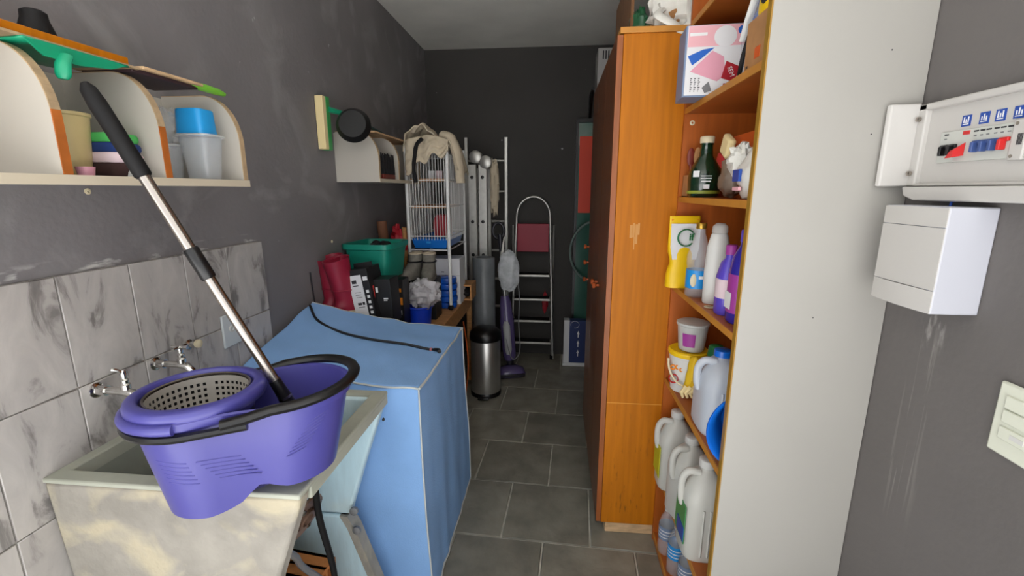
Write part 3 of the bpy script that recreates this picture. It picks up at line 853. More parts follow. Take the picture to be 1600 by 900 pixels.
MB().tube(catmull([(-0.920, 0.835, zt-0.012), (-0.914, 0.822, zt-0.030), (-0.914, 0.818, zt-0.056)], 5), [0.012]*5+[0.013]*4+[0.012, 0.008], 12, flat=0.6).build('handle', m_green, dp, w=True)
one('rubber_bung', MB().lathe([(0.030, 0), (0.028, 0.012), (0.021, 0.034), (0.020, 0.046), (0.014, 0.050)], 20), m_rubber, 'black cone-shaped rubber bung standing on the orange plank', 'bung', loc=(-1.0, 0.862, zt+0.0284))
hb = thing('hand_squeegee', 'flat dark squeegee with lime tip lying on the near shelf dividers', 'squeegee', (-0.98, 1.14, zt))
MB().box((-1.07, 1.0, zt+0.001), (-0.945, 1.19, zt+0.010)).build('blade', M('dark_brown_board', (58, 40, 44), 0.6), hb, w=True, bevel=0.002)
MB().box((-0.985, 1.02, zt+0.010), (-0.935, 1.20, zt+0.018)).build('handle', m_rawwood, hb, w=True, bevel=0.003)
MB().tube([(-0.955, 1.17, zt+0.012), (-0.95, 1.21, zt+0.012), (-0.946, 1.26, zt+0.010), (-0.945, 1.285, zt+0.008)], [0.010, 0.014, 0.013, 0.008], 12, flat=0.7).build('tip', m_lime, hb, w=True)

zs = 1.5275
yp = thing('storage_pot', 'yellowish translucent pot on the near shelf behind first divider', 'pot', (-1.005, 0.875, zs))
MB().lathe([(0.036, 0.001), (0.042, 0.06), (0.047, 0.118), (0.050, 0.120), (0.050, 0.126), (0.047, 0.126), (0.041, 0.06), (0.034, 0.004)], 28, cap1=False).build('pot_body', m_yellowpot, yp)
MB().lathe([(0.033, 0.005), (0.040, 0.06), (0.044, 0.10)], 24).build('contents', m_amber, yp)
one('pink_cup', MB().lathe([(0.013, 0), (0.016, 0.018), (0.015, 0.018), (0.012, 0.003)], 20, cap1=False), m_pink, 'small pink cup in front of the yellowish pot on the near shelf', 'cup', loc=(-0.938, 0.848, zs))
for k, (m_, h0, hh, w_, nm, lb_) in enumerate((
        (m_cloth_d, 0.0, 0.030, 0.050, 'folded_cloth', 'dark brown folded cloth at the bottom of the near shelf pile'),
        (m_cloth_p, 0.030, 0.022, 0.049, 'folded_cloth', 'pale pink folded cloth in the near shelf pile'),
        (m_cloth_b, 0.052, 0.020, 0.047, 'folded_cloth', 'navy blue folded cloth in the near shelf pile'),
        (m_cloth_g, 0.072, 0.020, 0.043, 'folded_cloth', 'green folded cloth at the top of the near shelf pile'))):
    b = MB()
    b.loft([sring(w_*0.95, 0.038, 0.0005, 28, 4), sring(w_*1.02, 0.041, hh*0.3, 28, 4), sring(w_*1.02, 0.041, hh*0.7, 28, 4), sring(w_*0.95, 0.038, hh-0.0005, 28, 4)])
    one(nm, b, m_, lb_, 'cloth', loc=(-0.975, 0.945, zs+h0), group='folded cloths on the near shelf')
tg = thing('hang_tag', 'small white plastic hanger tag before the folded cloths', 'tag', (-0.917, 0.93, zs))
MB().prism([(-0.016, 0), (0.016, 0), (0.014, 0.008), (0.005, 0.012), (0.004, 0.022), (-0.004, 0.022), (-0.005, 0.012), (-0.014, 0.008)], 0, 0.003, mtx=Rx(pi/2)).build('tag_body', m_white, tg)
MB().lathe([(0.0035, 0), (0.0035, 0.001)], 10, mtx=T(0, -0.003, 0.016) @ Rx(pi/2)).build('hole_ring', m_print, tg)
c1 = thing('clear_container', 'tall clear plastic container with light rim in the near shelf end bay', 'container', (-0.958, 1.19, zs))
MB().loft([sring(0.032, 0.030, 0.001, 28, 4), sring(0.044, 0.040, 0.108, 28, 4), sring(0.049, 0.045, 0.110, 28, 4), sring(0.049, 0.045, 0.118, 28, 4), sring(0.043, 0.039, 0.118, 28, 4), sring(0.031, 0.029, 0.004, 28, 4)], True, True).build('body', m_clear, c1)
MB().tube([p for p in sring(0.049, 0.045, 0.114, 28, 4)], 0.002, 6, closed=True).build('rim', m_frost, c1)
c2 = thing('clear_container', 'short clear plastic cup beside the tall container on the near shelf', 'container', (-1.038, 1.17, zs))
MB().lathe([(0.026, 0.001), (0.034, 0.085), (0.036, 0.087), (0.036, 0.092), (0.033, 0.092), (0.025, 0.004)], 26).build('body', m_clear, c2)
MB().lathe([(0.0345, 0.086), (0.037, 0.089), (0.0345, 0.092)], 26, cap0=False, cap1=False).build('rim', m_frost, c2)
b = MB(); b.loft([sring(0.040, 0.034, 0.0, 24, 5), sring(0.037, 0.031, 0.06, 24, 5), sring(0.034, 0.029, 0.063, 24, 5)])
one('blue_box', b, m_skyblue, 'sky blue plastic lunch box standing upside down in the tall clear container', 'box', loc=(-0.965, 1.19, zs+0.1185))
one('plastic_bag', MB().blob((0, 0, 0), (0.030, 0.03, 0.045), 5, 0.5, 2.5), m_clear, 'crumpled clear plastic bag on the short cup in the near shelf end bay', 'bag', loc=(-1.035, 1.17, zs+0.137))

# things at the far shelf
sq = thing('floor_squeegee', 'wooden squeegee head with green rubber strip leaning on the far shelf', 'squeegee', (-1.105, 2.17, 1.69))
MB().box((XL+0.004, 2.135, 1.69), (-1.088, 2.168, 1.93), mtx=None).build('wooden_head', m_pyellow, sq, w=True, bevel=0.003)
MB().box((XL+0.004, 2.169, 1.688), (-1.088, 2.205, 1.932)).build('rubber_strip', m_lime if False else M('mid_green_plastic', (60, 160, 84), 0.45), sq, w=True, bevel=0.003)
MB().tube([(-1.09, 2.19, 1.875), (-1.06, 2.25, 1.87), (-1.02, 2.32, 1.85)], [0.014, 0.012, 0.010], 10).build('socket', m_green, sq, w=True)
MB().tube([(-1.02, 2.32, 1.85), (-0.98, 2.70, 1.80), (-0.97, 2.98, 1.80)], 0.009, 8).build('handle', M('teal_dark_handle', (40, 70, 72), 0.5), sq, w=True)
fp = thing('frying_pan', 'round black frying pan leaning on top of the far shelf', 'pan', (-0.97, 2.2, 1.8))
pm_ = T(-0.965, 2.18, 1.80) @ Rx(radians(80)) @ Ry(radians(12))
MB().lathe([(0.001, 0.022), (0.058, 0.022), (0.077, 0.0), (0.081, 0.0), (0.080, 0.004), (0.062, 0.028), (0.001, 0.028)], 36, mtx=pm_).build('pan_body', M('black_nonstick', (10, 10, 11), 0.5), fp, w=True)
MB().tube([(-0.975, 2.19, 1.80), (-0.99, 2.27, 1.805), (-1.0, 2.36, 1.806)], [0.012, 0.010, 0.009], 8).build('handle', m_black, fp, w=True)
br = thing('scrub_broom', 'dark bristled broom head with red block on the far shelf', 'broom', (-0.99, 2.45, 1.5575))
MB().box((-1.08, 2.38, 1.558), (-0.905, 2.55, 1.585)).build('block', m_redwood, br, w=True, bevel=0.005)
bb = MB()
for i in range(18):
    for j in range(5):
        x = -1.075 + 0.165*i/17; y = 2.385 + 0.16*j/4
        bb.tube([(x, y, 1.584), (x+random.uniform(-.006, .006), y, 1.69+random.uniform(-.01, .008))], [0.006, 0.0045], 5)
bq = bb.build('bristles', m_bristle, br, w=True); bq['kind'] = 'stuff'
one('wooden_board', MB().box((-1.09, 2.35, 0), (-0.93, 3.0, 0.008), mtx=T(0, 0, 1.789)), m_rawwood, 'thin wooden board lying on top of the far shelf', 'board')
one('red_bottle', MB().lathe([(0.024, 0), (0.026, 0.004), (0.026, 0.075), (0.012, 0.095), (0.010, 0.115)], 20), m_redcarton, 'small red bottle on the far shelf behind the white cage', 'bottle', loc=(-0.985, 2.76, 1.5575))

# ------------------------------------------------------------------ clutter behind the washing machine
ta = thing('side_table', 'dark green plastic side table behind the blue covered washing machine', 'table', (-0.98, 2.42, 0))
tb = MB().box((-1.122, 2.03, 0.845), (-0.870, 2.58, 0.86)).build('table_frame', m_dkgreen, ta, w=True, bevel=0.003)
for k in range(9):
    y = 2.033 + k*0.0605
    MB().box((-1.12, y, 0.86), (-0.872, y+0.052, 0.868)).build('slat', m_dkgreen, ta, w=True, bevel=0.002)
for (x, y) in ((-1.11, 2.12), (-0.897, 2.12), (-1.11, 2.55), (-0.897, 2.55)):
    MB().box((x, y, 0.0), (x+0.022, y+0.022, 0.845)).build('leg', m_dkgreen, ta, w=True)
zt2 = 0.8685
def boot(loc, rz, label, tilt):
    t = thing('rubber_boot', label, 'boot', loc, rz, 'red rubber boots'); t.scale = (1.08, 1.08, 1.0)
    # centreline from sole to shaft top, toe towards +X
    b = MB(); rings = []
    foot = [(0.015, 0.004, 0.115, 0.040), (0.016, 0.02, 0.118, 0.041), (0.012, 0.045, 0.108, 0.040), (0.0, 0.065, 0.082, 0.038), (-0.025, 0.085, 0.056, 0.038),
            (-0.035, 0.11, 0.048, 0.038), (-0.036, 0.17, 0.050, 0.041), (-0.036, 0.225, 0.054, 0.045), (-0.036, 0.262, 0.058, 0.047), (-0.036, 0.268, 0.059, 0.048)]
    for cx, z, rx, ry in foot:
        rings.append([(x + tilt*z, y, zz + 0.012*(x-cx)/0.05*(z/0.27)) for x, y, zz in sring(rx, ry, z, 26, 2.3, cx)])
    inner = [[(x + tilt*z, y, zz + 0.012*(x-cx)/0.05*(z/0.27)) for x, y, zz in sring(rx*0.92, ry*0.9, z, 26, 2.3, cx)] for cx, z, rx, ry in (foot[-1], foot[7], foot[6])]
    b.loft(rings + inner, True, True)
    b.build('upper', m_red_rubber, t, smooth=60)
    MB().loft([sring(0.120, 0.044, 0.0, 26, 2.3, 0.015), sring(0.122, 0.045, 0.014, 26, 2.3, 0.015)]).build('sole', m_cream, t)
    MB().tube([(x + tilt*z, y, z) for x, y, z in sring(0.0495, 0.0395, 0.115, 26, 2.3, -0.035)], 0.0035, 6, closed=True).build('ankle_ridge', m_red_rubber, t)
    MB().blob((0.02+tilt*0.16, -0.041, 0.20), (0.010, 0.002, 0.010), 2, 0.2).build('badge', m_pink, t)
one('carton_riser', MB().box((-0.125, -0.10, 0), (0.06, 0.12, 0.045)), m_dcard, 'flat brown carton under the red boots against the grey wall', 'carton', loc=(-0.995, 2.135, zt2), bevel=0.002)
boot((-1.072, 2.13, zt2+0.046), radians(62), 'red rubber boot standing against the grey wall', -0.02)
boot((-0.99, 2.105, zt2+0.046), radians(58), 'red rubber boot standing in front, nearer the white carton', -0.16)

zp0 = 0.7357
def carton(name, label, loc, dx, dy, dz, mats, rot=(0, 0, 0), cat='box'):
    t = thing(name, label, cat, loc, rot=rot)
    MB().box((-dx/2, -dy/2, 0), (dx/2, dy/2, dz)).build('carton', mats, t, bevel=0.0015)
    return t
def blocks(t, rects, y, mat, name='print_mark', face='FY'):
    """flat printed marks on a face; rects are (a0, a1, z0, z1)"""
    for (a0, a1, z0, z1) in rects:
        if face == 'FY': MB().box((a0, y-0.0006, z0), (a1, y, z1)).build(name, mat, t)
        elif face == 'PX': MB().box((y, a0, z0), (y+0.0006, a1, z1)).build(name, mat, t)
        else: MB().box((y-0.0006, a0, z0), (y, a1, z1)).build(name, mat, t)
# white and black product box, leaning left
w1 = thing('product_box', 'tall white-fronted black box leaning against the red boot', 'box', (-0.905, 2.11, zt2+0.001), rot=(0, radians(-9), radians(0)))
MB().box((-0.05, -0.06, 0.008), (0.05, 0.10, 0.262)).build('carton', m_blackcarton, w1, bevel=0.0015)
MB().box((-0.05, -0.0615, 0.008), (0.015, -0.060, 0.235)).build('white_face', m_paper, w1)
MB().prism([(-0.05, 0.235), (0.05, 0.262), (0.05, 0.285), (-0.045, 0.285)], 0, 0.002, mtx=T(0, 0.02, 0) @ Rx(pi/2)).build('open_flap', m_blackcarton, w1)
blocks(w1, [(-0.035, -0.012, 0.195, 0.212), (-0.035, -0.006, 0.182, 0.186)], -0.0615, m_print)
blocks(w1, [(-0.03, 0.0, 0.15, 0.152), (-0.03, 0.0, 0.138, 0.140), (-0.028, 0.002, 0.126, 0.128), (-0.028, -0.008, 0.088, 0.100), (-0.004, 0.008, 0.088, 0.102), (-0.028, 0.004, 0.076, 0.079)], -0.0615, m_print)
blocks(w1, [(0.022, 0.045, 0.205, 0.225)] + [(0.026, 0.04, 0.04+0.026*k, 0.054+0.026*k) for k in range(5)], -0.06, m_wprint)
w2 = carton('product_box', 'matt black box with red spine standing next to the white-fronted box', (-0.835, 2.16, zt2-0.02), 0.085, 0.12, 0.225, m_blackcarton, rot=(0, radians(-3), 0))
blocks(w2, [(-0.042, -0.030, 0.004, 0.20)], -0.08, m_redcarton, 'red_spine')
blocks(w2, [(-0.024, -0.012, 0.165, 0.19), (0.012, 0.034, 0.13, 0.136), (0.012, 0.03, 0.122, 0.126)], -0.08, m_wprint)
w3 = carton('product_box', 'small black and orange printed box beside the blue bin', (-0.840, 2.335, zp0), 0.075, 0.10, 0.30, m_blackcarton)
blocks(w3, [(-0.036, 0.036, 0.165, 0.205)], -0.06, m_orangecarton, 'orange_print')
blocks(w3, [(-0.034, -0.012, 0.23, 0.245), (-0.005, 0.03, 0.235, 0.255), (-0.02, 0.0, 0.25, 0.26)], -0.06, m_orangecarton, 'orange_print')
blocks(w3, [(0.0, 0.03, 0.11, 0.135), (-0.03, -0.01, 0.10, 0.115), (-0.02, 0.02, 0.14, 0.155)], -0.06, m_wprint)

# pine table with the cage
pt = thing('pine_table', 'low pine table holding the cage, white carton and blue packs', 'table', (-0.85, 3.0, 0))
MB().box((-1.115, 2.72, 0.705), (-0.865, 3.42, 0.735)).build('table_top', m_tablewood, pt, w=True, bevel=0.003)
MB().box((-0.864, 2.27, 0.705), (-0.635, 3.42, 0.735)).build('table_top', m_tablewood, pt, w=True, bevel=0.003)
for (x, y) in ((-1.10, 2.74), (-0.68, 2.30), (-1.10, 3.37), (-0.68, 3.37)):
    MB().box((x, y, 0), (x+0.035, y+0.035, 0.705)).build('leg', m_tablewood, pt, w=True)
MB().box((-0.665, 2.34, 0.62), (-0.645, 3.36, 0.704)).build('apron', m_tablewood, pt, w=True)
zp = 0.7355
# green crate, on the side table
gc = thing('plastic_crate', 'teal plastic crate of dark odds and ends against the grey wall', 'crate', (-0.985, 2.415, 0), rot=(0, 0, radians(-3)))
def rr(hx, hy, z): return sring(hx, hy, z, 32, 7)
cb = MB()
cb.loft([rr(0.105, 0.125, 1.03), rr(0.125, 0.145, 1.19), rr(0.137, 0.157, 1.195), rr(0.138, 0.158, 1.222), rr(0.122, 0.142, 1.222), rr(0.102, 0.122, 1.035)], True, True)
cb.build('crate_body', m_teal, gc, smooth=50)
MB().blob((0.02, 0, 1.17), (0.07, 0.09, 0.05), 3, 0.5, 4).build('contents', m_blackcloth, gc)
ck = carton('brown_carton', 'brown carton under the teal crate on the side table', (-0.995, 2.415, zt2), 0.20, 0.22, 0.16, m_dcard)
one('paper_roll', MB().tube([(-1.03, 2.735, 0.7365), (-1.085, 2.76, 1.31)], 0.030, 16), m_brownroll, 'brown paper roll leaning on the wall behind the teal crate', 'roll')
one('red_tinsel', MB().blob((0, 0, 0), (0.05, 0.04, 0.08), 9, 0.7, 3.5), m_redtag, 'dark red tinsel bundle behind the teal crate', 'tinsel', loc=(-1.0, 2.83, 1.18))
sk = thing('wooden_stick_bundle', 'upright brown wooden stick carrying the red tinsel behind the crate', 'stick', (-0.98, 2.80, 0))
MB().tube([(-0.975, 2.87, 0.7365), (-0.955, 2.80, 1.27)], 0.014, 10).build('stick', m_rawwood if False else m_tablewood, sk, w=True)
# carton, shoes
carton('grey_carton', 'dark grey carton under the grey ankle shoes', (-0.785, 2.64, zp), 0.16, 0.14, 0.245, m_blackcarton)
def shoe(loc, rz, label):
    t = thing('ankle_shoe', label, 'shoe', loc, rz, 'grey ankle shoes'); t.scale = (1.15, 1.2, 1.15)
    b = MB()
    prof = [(0.02, 0.012, 0.098, 0.034), (0.02, 0.03, 0.098, 0.035), (0.014, 0.045, 0.088, 0.034), (-0.008, 0.06, 0.064, 0.032), (-0.028, 0.078, 0.046, 0.031), (-0.034, 0.105, 0.042, 0.033), (-0.035, 0.122, 0.043, 0.034)]
    rg = [sring(rx, ry, z, 24, 2.4, cx) for cx, z, rx, ry in prof]
    rg += [sring(0.034, 0.026, 0.122, 24, 2.4, -0.035), sring(0.032, 0.024, 0.07, 24, 2.4, -0.032)]
    b.loft(rg); b.build('upper', m_greyfab, t, smooth=60)
    MB().loft([sring(0.102, 0.037, 0, 24, 2.4, 0.02), sring(0.102, 0.037, 0.014, 24, 2.4, 0.02)]).build('sole', m_greyfab, t)
    MB().tube(sring(0.048, 0.034, 0.082, 24, 2.4, -0.028), 0.004, 6, closed=True).build('strap', m_blackcloth, t)
    MB().tube(sring(0.038, 0.029, 0.122, 24, 2.4, -0.035), 0.006, 6, closed=True).build('lining', m_coat, t)
shoe((-0.858, 2.645, zp+0.246), radians(-100), 'grey ankle shoe nearer the teal crate')
shoe((-0.760, 2.645, zp+0.246), radians(-80), 'grey ankle shoe under the cage, nearer the white carton')

bn = thing('blue_bin', 'royal blue plastic tub holding a crumpled bag beyond the washing machine', 'bin', (-0.775, 2.47, 0.7357))
MB().lathe([(0.062, 0.0), (0.072, 0.105), (0.078, 0.108), (0.078, 0.116), (0.071, 0.116), (0.060, 0.004)], 32).build('bin_body', m_blue, bn)
MB().tube([(0.079*cos(2*pi*i/32), 0.079*sin(2*pi*i/32), 0.112) for i in range(32)], 0.004, 6, closed=True).build('rim', m_blue, bn)
gb = MB(); gb.blob((0, 0, 0), (0.092, 0.06, 0.078), 11, 0.42, 2.6, 44, 28)
one('plastic_bag', gb, m_greybag, 'crumpled silvery grey plastic bag stuffed into the blue tub', 'bag', loc=(-0.745, 2.455, zp+0.185))
# white carton + blue packs
wc2 = carton('white_carton', 'large plain white carton standing under the cage', (-0.745, 3.04, zp), 0.215, 0.17, 0.315, m_paper)
blocks(wc2, [(-0.02, 0.0, 0.222, 0.227)], -0.085, m_print)
MB().box((-0.1080, -0.0856, 0.20), (0.1080, -0.085, 0.2012)).build('seam', m_grey, wc2)
for r in range(5):
    b = MB()
    rg = [[(x, y, z) for x, y, z in ((hx*cos(a), hy*math.copysign(abs(sin(a))**0.6, sin(a)), 0.0205+0.0205*math.copysign(abs(sn)**0.7, sn)*1.0) for a in [2*pi*i/28 for i in range(28)])] for hx, hy, sn in
          ((0.085, 0.055, -1.0), (0.096, 0.062, -0.7), (0.098, 0.064, 0.0), (0.096, 0.062, 0.7), (0.085, 0.055, 1.0))]
    b.loft(rg)
    o = one('wrapped_pack', b, m_bluepack, ('lowest', 'second lowest', 'middle', 'second highest', 'topmost')[r] + ' blue film-wrapped pack in the stack before the white carton', 'pack', loc=(-0.745+0.004*(r % 2), 2.885, zp+0.0005+0.0412*r), group='blue wrapped packs')

# ------------------------------------------------------------------ white cage on legs
CX0, CX1, CY0, CY1 = -0.925, -0.668, 2.80, 3.30
cg = thing('pet_cage', 'tall white wire pet cage on legs with blue tray', 'cage', (-0.795, 3.05, zp))
for (x, y) in ((CX0, CY0), (CX1, CY0), (CX0, CY1), (CX1, CY1)):
    lg_ = MB().tube([(x, y, zp+0.035), (x, y, 1.775)], 0.011, 10).build('leg', m_enamel, cg, w=True)
    MB().lathe([(0.004, -0.010), (0.018, -0.008), (0.018, 0.008), (0.004, 0.010)], 14, mtx=T(x, y, zp+0.019) @ Rx(pi/2)).build('castor', m_black, lg_, w=True)
for z in (1.72, 1.56, 1.40, 1.215):
    fr_ = MB()
    P4 = [(CX0, CY0, z), (CX1, CY0, z), (CX1, CY1, z), (CX0, CY1, z)]
    fr_.tube(P4, 0.003, 6, closed=True)
    fr_.build('wire_hoop', m_enamel, cg, w=True)
def bars(name, pts):
    b = MB()
    for (x, y) in pts: b.tube([(x, y, 1.19), (x, y, 1.725)], 0.0018, 5)
    o = b.build(name, m_enamel, cg, w=True); o['kind'] = 'stuff'
nx = 14
bars('front_bars', [(CX0+(CX1-CX0)*i/nx, CY0) for i in range(1, nx)])
bars('back_bars', [(CX0+(CX1-CX0)*i/nx, CY1) for i in range(1, nx)])
bars('right_bars', [(CX1, CY0+(CY1-CY0)*i/22) for i in range(1, 22)])
bars('left_bars', [(CX0, CY0+(CY1-CY0)*i/22) for i in range(1, 22)])
b = MB()
for i in range(nx+1):
    x = CX0+(CX1-CX0)*i/nx; b.tube([(x, CY0, 1.725), (x, CY1, 1.725)], 0.0018, 5)
b.build('top_bars', m_enamel, cg, w=True)['kind'] = 'stuff'
tr = MB()
def trr(g, z): return rect(CX0+g, CY0+g, CX1-g, CY1-g, z)
tr.loft([trr(0.028, 1.135), trr(0.012, 1.198), trr(0.016, 1.198), trr(0.03, 1.14)], True, True)
tr.build('tray', m_blue if False else M('tray_blue_plastic', (24, 110, 200), 0.35), cg, w=True)
blk = MB().box((-0.82, CY0+0.0125, 1.168), (-0.79, CY0+0.017, 1.18)).build('tray_label', m_bluelabel, cg, w=True)
for z in (1.39, 1.555):
    MB().box((CX0+0.02, CY0+0.015, z), (CX1-0.01, CY1-0.12, z+0.014)).build('perch_board', m_tablewood, cg, w=True)
fr_ = MB(); fr_.tube([(CX0, CY0, 1.128), (CX1, CY0, 1.128), (CX1, CY1, 1.128), (CX0, CY1, 1.128)], 0.004, 6, closed=True); fr_.build('wire_hoop', m_enamel, cg, w=True)
one('red_pet_house', MB().loft([rect(-0.05, -0.06, 0.05, 0.06, 0), rect(-0.05, -0.06, 0.05, 0.06, 0.10), rect(-0.03, -0.06, 0.03, 0.06, 0.14)]), m_redtag, 'dark red box inside the cage above the blue tray', 'box', loc=(-0.77, 3.06, 1.1985), bevel=0.004)
for k, (x, lb_, m_) in enumerate(((-0.805, 'white', m_paper), (-0.752, 'pale grey-pink', m_cloth_p))):
    one('small_carton', MB().box((-0.02, -0.02, 0), (0.02, 0.02, 0.052)), m_, 'small %s carton on the upper board inside the cage' % lb_, 'carton', loc=(x, 2.95, 1.5695), bevel=0.002)

# beige garment over the cage
gm = thing('beige_garment', 'crumpled beige garment draped over the top of the cage', 'garment', (-0.79, 2.95, 1.73))
def drape(u, v):
    # u across x (left -> right, past the right edge), v front -> back
    s = u*0.50; L = 0.27
    y = 2.775 + 0.36*v
    if s < 0.06:
        x = CX0 - 0.01 + s*0.25; z = 1.74 - (0.06-s)*0.9 + 0.02
    elif s < 0.06+L:
        x = CX0 + 0.005 + (s-0.06); z = 1.76 + 0.10*sin(pi*min(1, (s-0.03)/L))*(0.65+0.35*cos(v*3))
    else:
        q = s - 0.06 - L
        x = CX1 + 0.012 + q*0.32; z = 1.765 - q*0.95
    n1 = noise.noise(Vector((x*9, y*9, 3.1))); n2 = noise.noise(Vector((x*24, y*24, 7.7))); n3 = abs(noise.noise(Vector((x*13+y*5, y*15, 1.2))))
    z += 0.034*n1 + 0.022*n2 + 0.045*n3
    y2 = y + 0.012*n2
    if 0.06 <= s < 0.06+L: z = max(z, 1.738)
    if s >= 0.06+L: x += 0.012*abs(n1) + 0.008*n3
    return (x, y2, z)
MB().sheet(drape, 56, 40).build('bodice', m_coat, gm, w=True, solid=0.006, smooth=70)
def frontfold(u, v):
    x = CX0 + 0.012 + (CX1-CX0+0.01)*u
    drop = 0.115*(1-u)**1.1 + 0.035 + 0.02*sin(u*17)
    z = 1.79 + 0.03*sin(u*3) - v*(drop+0.05)
    y = 2.768 - 0.010*sin(u*14) - 0.016*noise.noise(Vector((u*7+v*3, v*5, 2))) - 0.010*abs(noise.noise(Vector((u*15-v*6, v*7, 4)))) - 0.008*v
    return (x, y, z)
MB().sheet(frontfold, 60, 22).build('front_fold', m_coat, gm, w=True, solid=0.005, smooth=70)
sl = catmull([(-0.70, 2.86, 1.83), (-0.645, 2.84, 1.80), (-0.612, 2.83, 1.71), (-0.598, 2.83, 1.62), (-0.592, 2.83, 1.555)], 6)
MB().tube([p + Vector((0.006*noise.noise(p*30), 0.006*noise.noise(p*25), 0)) for p in sl], [0.040, 0.043, 0.042, 0.044, 0.041, 0.043, 0.040, 0.041, 0.042, 0.039, 0.040, 0.038, 0.039, 0.040, 0.037, 0.038, 0.036, 0.037, 0.038, 0.036, 0.036, 0.035, 0.037, 0.036, 0.037][:len(sl)], 18, flat=0.7).build('sleeve', m_coat, gm, w=True, smooth=70)
MB().tube([sl[-2], sl[-1] + Vector((0, 0, -0.012))], 0.038, 18, flat=0.72).build('cuff', m_coat, gm, w=True)
st_ = MB()
sp = catmull([(-0.80, 2.752, 1.80), (-0.835, 2.748, 1.765), (-0.850, 2.748, 1.70), (-0.862, 2.755, 1.62), (-0.852, 2.757, 1.545)], 6)
st_.tube(sp, [0.022 + 0.006*noise.noise(p*25) for p in sp], 12, flat=0.5)
one('black_sock', st_, m_blackcloth, 'limp black sock hanging over the front of the cage', 'sock')

# ------------------------------------------------------------------ ladders, vacuum, trash can
ml = thing('folding_ladder', 'folded multi-joint aluminium ladder with big round hinge behind the cage', 'ladder', (-0.61, 3.68, 0))
for k, x in enumerate((-0.672, -0.588)):
    MB().box((x-0.034, 3.655, 0.0), (x+0.034, 3.685, 1.70)).build('rail', m_alu, ml, w=True, bevel=0.004)
    for z in (1.60, 1.25, 0.98, 0.70, 0.40, 0.12):
        MB().lathe([(0.014, 0), (0.014, 0.004), (0.009, 0.006)], 14, mtx=T(x, 3.655, z) @ Rx(pi/2)).build('rivet_cap', m_black, ml, w=True)
for k, (x, z) in enumerate(((-0.640, 1.755), (-0.56, 1.715))):
    MB().lathe([(0.042, -0.05), (0.050, -0.045), (0.050, 0.03), (0.042, 0.036)], 28, mtx=T(x, 3.67, z) @ Rx(pi/2)).build('hinge', m_alu, ml, w=True)
for x in (-0.672, -0.588):
    MB().box((x-0.034, 3.88, 0.0), (x+0.034, 3.905, 1.68)).build('rail', m_alu, ml, w=True, bevel=0.004)
for z in (0.3, 0.6, 0.9, 1.2, 1.5):
    for x in (-0.672, -0.588):
        MB().tube([(x, 3.68, z), (x, 3.885, z)], 0.014, 10).build('rung', m_alu, ml, w=True)
one('rope_bundle', MB().blob((0, 0, 0), (0.035, 0.03, 0.20), 6, 0.35, 4, 22, 24), m_coat, 'beige rope or cloth bundle hanging beside the folding ladder', 'rope', loc=(-0.492, 3.66, 1.52))
el = thing('straight_ladder', 'slim aluminium straight ladder leaning on the back wall corner', 'ladder', (-0.60, 3.97, 0))
for x in (-0.435, -0.78):
    MB().box((x-0.014, 3.985, 0), (x+0.014, 4.035, 1.94)).build('rail', m_alu, el, w=True, bevel=0.003)
for k in range(7):
    z = 0.2 + k*0.258
    MB().tube([(-0.78, 4.01, z), (-0.435, 4.01, z)], 0.013, 10).build('rung', m_alu, el, w=True)

sl_ = thing('step_ladder', 'aluminium step ladder with arched top rail and red plate', 'ladder', (-0.18, 3.95, 0))
def lean(z): return 3.90 + 0.10*z/1.45
xa, xb = -0.372, -0.022
arch = [(xa+0.012*(1-0/1.2), lean(0), 0.004)] + [(xa+0.012*(1-z/1.2), lean(z), z) for z in (0.4, 0.8, 1.2)]
ctr = (xa+xb)/2; hw = (xb-xa)/2
arch = [(ctr-hw-0.015+0.045*z/1.28, lean(z), z) for z in (0.004, 0.4, 0.8, 1.28)]
hw2 = hw-0.03
arch += [(ctr - hw2*cos(a), lean(1.28+0.165*sin(a)), 1.28 + 0.165*sin(a)) for a in [pi*i/16 for i in range(1, 16)]]
arch += [(ctr+hw+0.015-0.045*z/1.28, lean(z), z) for z in (1.28, 0.8, 0.4, 0.004)]
MB().tube(arch, 0.0125, 12).build('side_rail', m_alu, sl_, w=True)
MB().box((ctr-0.138, lean(1.09)-0.022, 0.97), (ctr+0.138, lean(1.09)-0.012, 1.215)).build('plate', m_ladderred, sl_, w=True, bevel=0.004)
for z in (0.785, 0.575, 0.382, 0.187):
    hw_ = hw+0.005-0.045*z/1.28
    s1 = MB().box((ctr-hw_, lean(z)-0.10, z-0.020), (ctr+hw_, lean(z)+0.005, z)).build('step', m_alu, sl_, w=True, bevel=0.004)
    MB().box((ctr-hw_+0.01, lean(z)-0.095, z), (ctr+hw_-0.01, lean(z), z+0.003)).build('tread', m_rubber, s1, w=True)
for x in (ctr-hw-0.005, ctr+hw+0.005):
    MB().tube([(x, 4.02, 0.004), (x, 4.02, 1.2)], 0.009, 8).build('rear_leg', m_alu, sl_, w=True)
    MB().tube([(x, lean(0), 0.0005), (x, lean(0), 0.035)], 0.016, 10).build('foot', m_rubber, sl_, w=True)
one('red_cloth', MB().blob((0, 0, 0), (0.022, 0.010, 0.085), 4, 0.5, 4), m_redtag, 'small red cloth hanging behind the step ladder', 'cloth', loc=(-0.085, 4.028, 0.50))

one('film_roll', MB().lathe([(0.086, 0.0), (0.088, 0.01), (0.088, 0.985), (0.084, 0.99), (0.06, 0.99), (0.058, 0.90)], 32), m_greyfilm, 'tall upright grey plastic film roll behind the trash can', 'roll', loc=(-0.555, 3.46, 0))

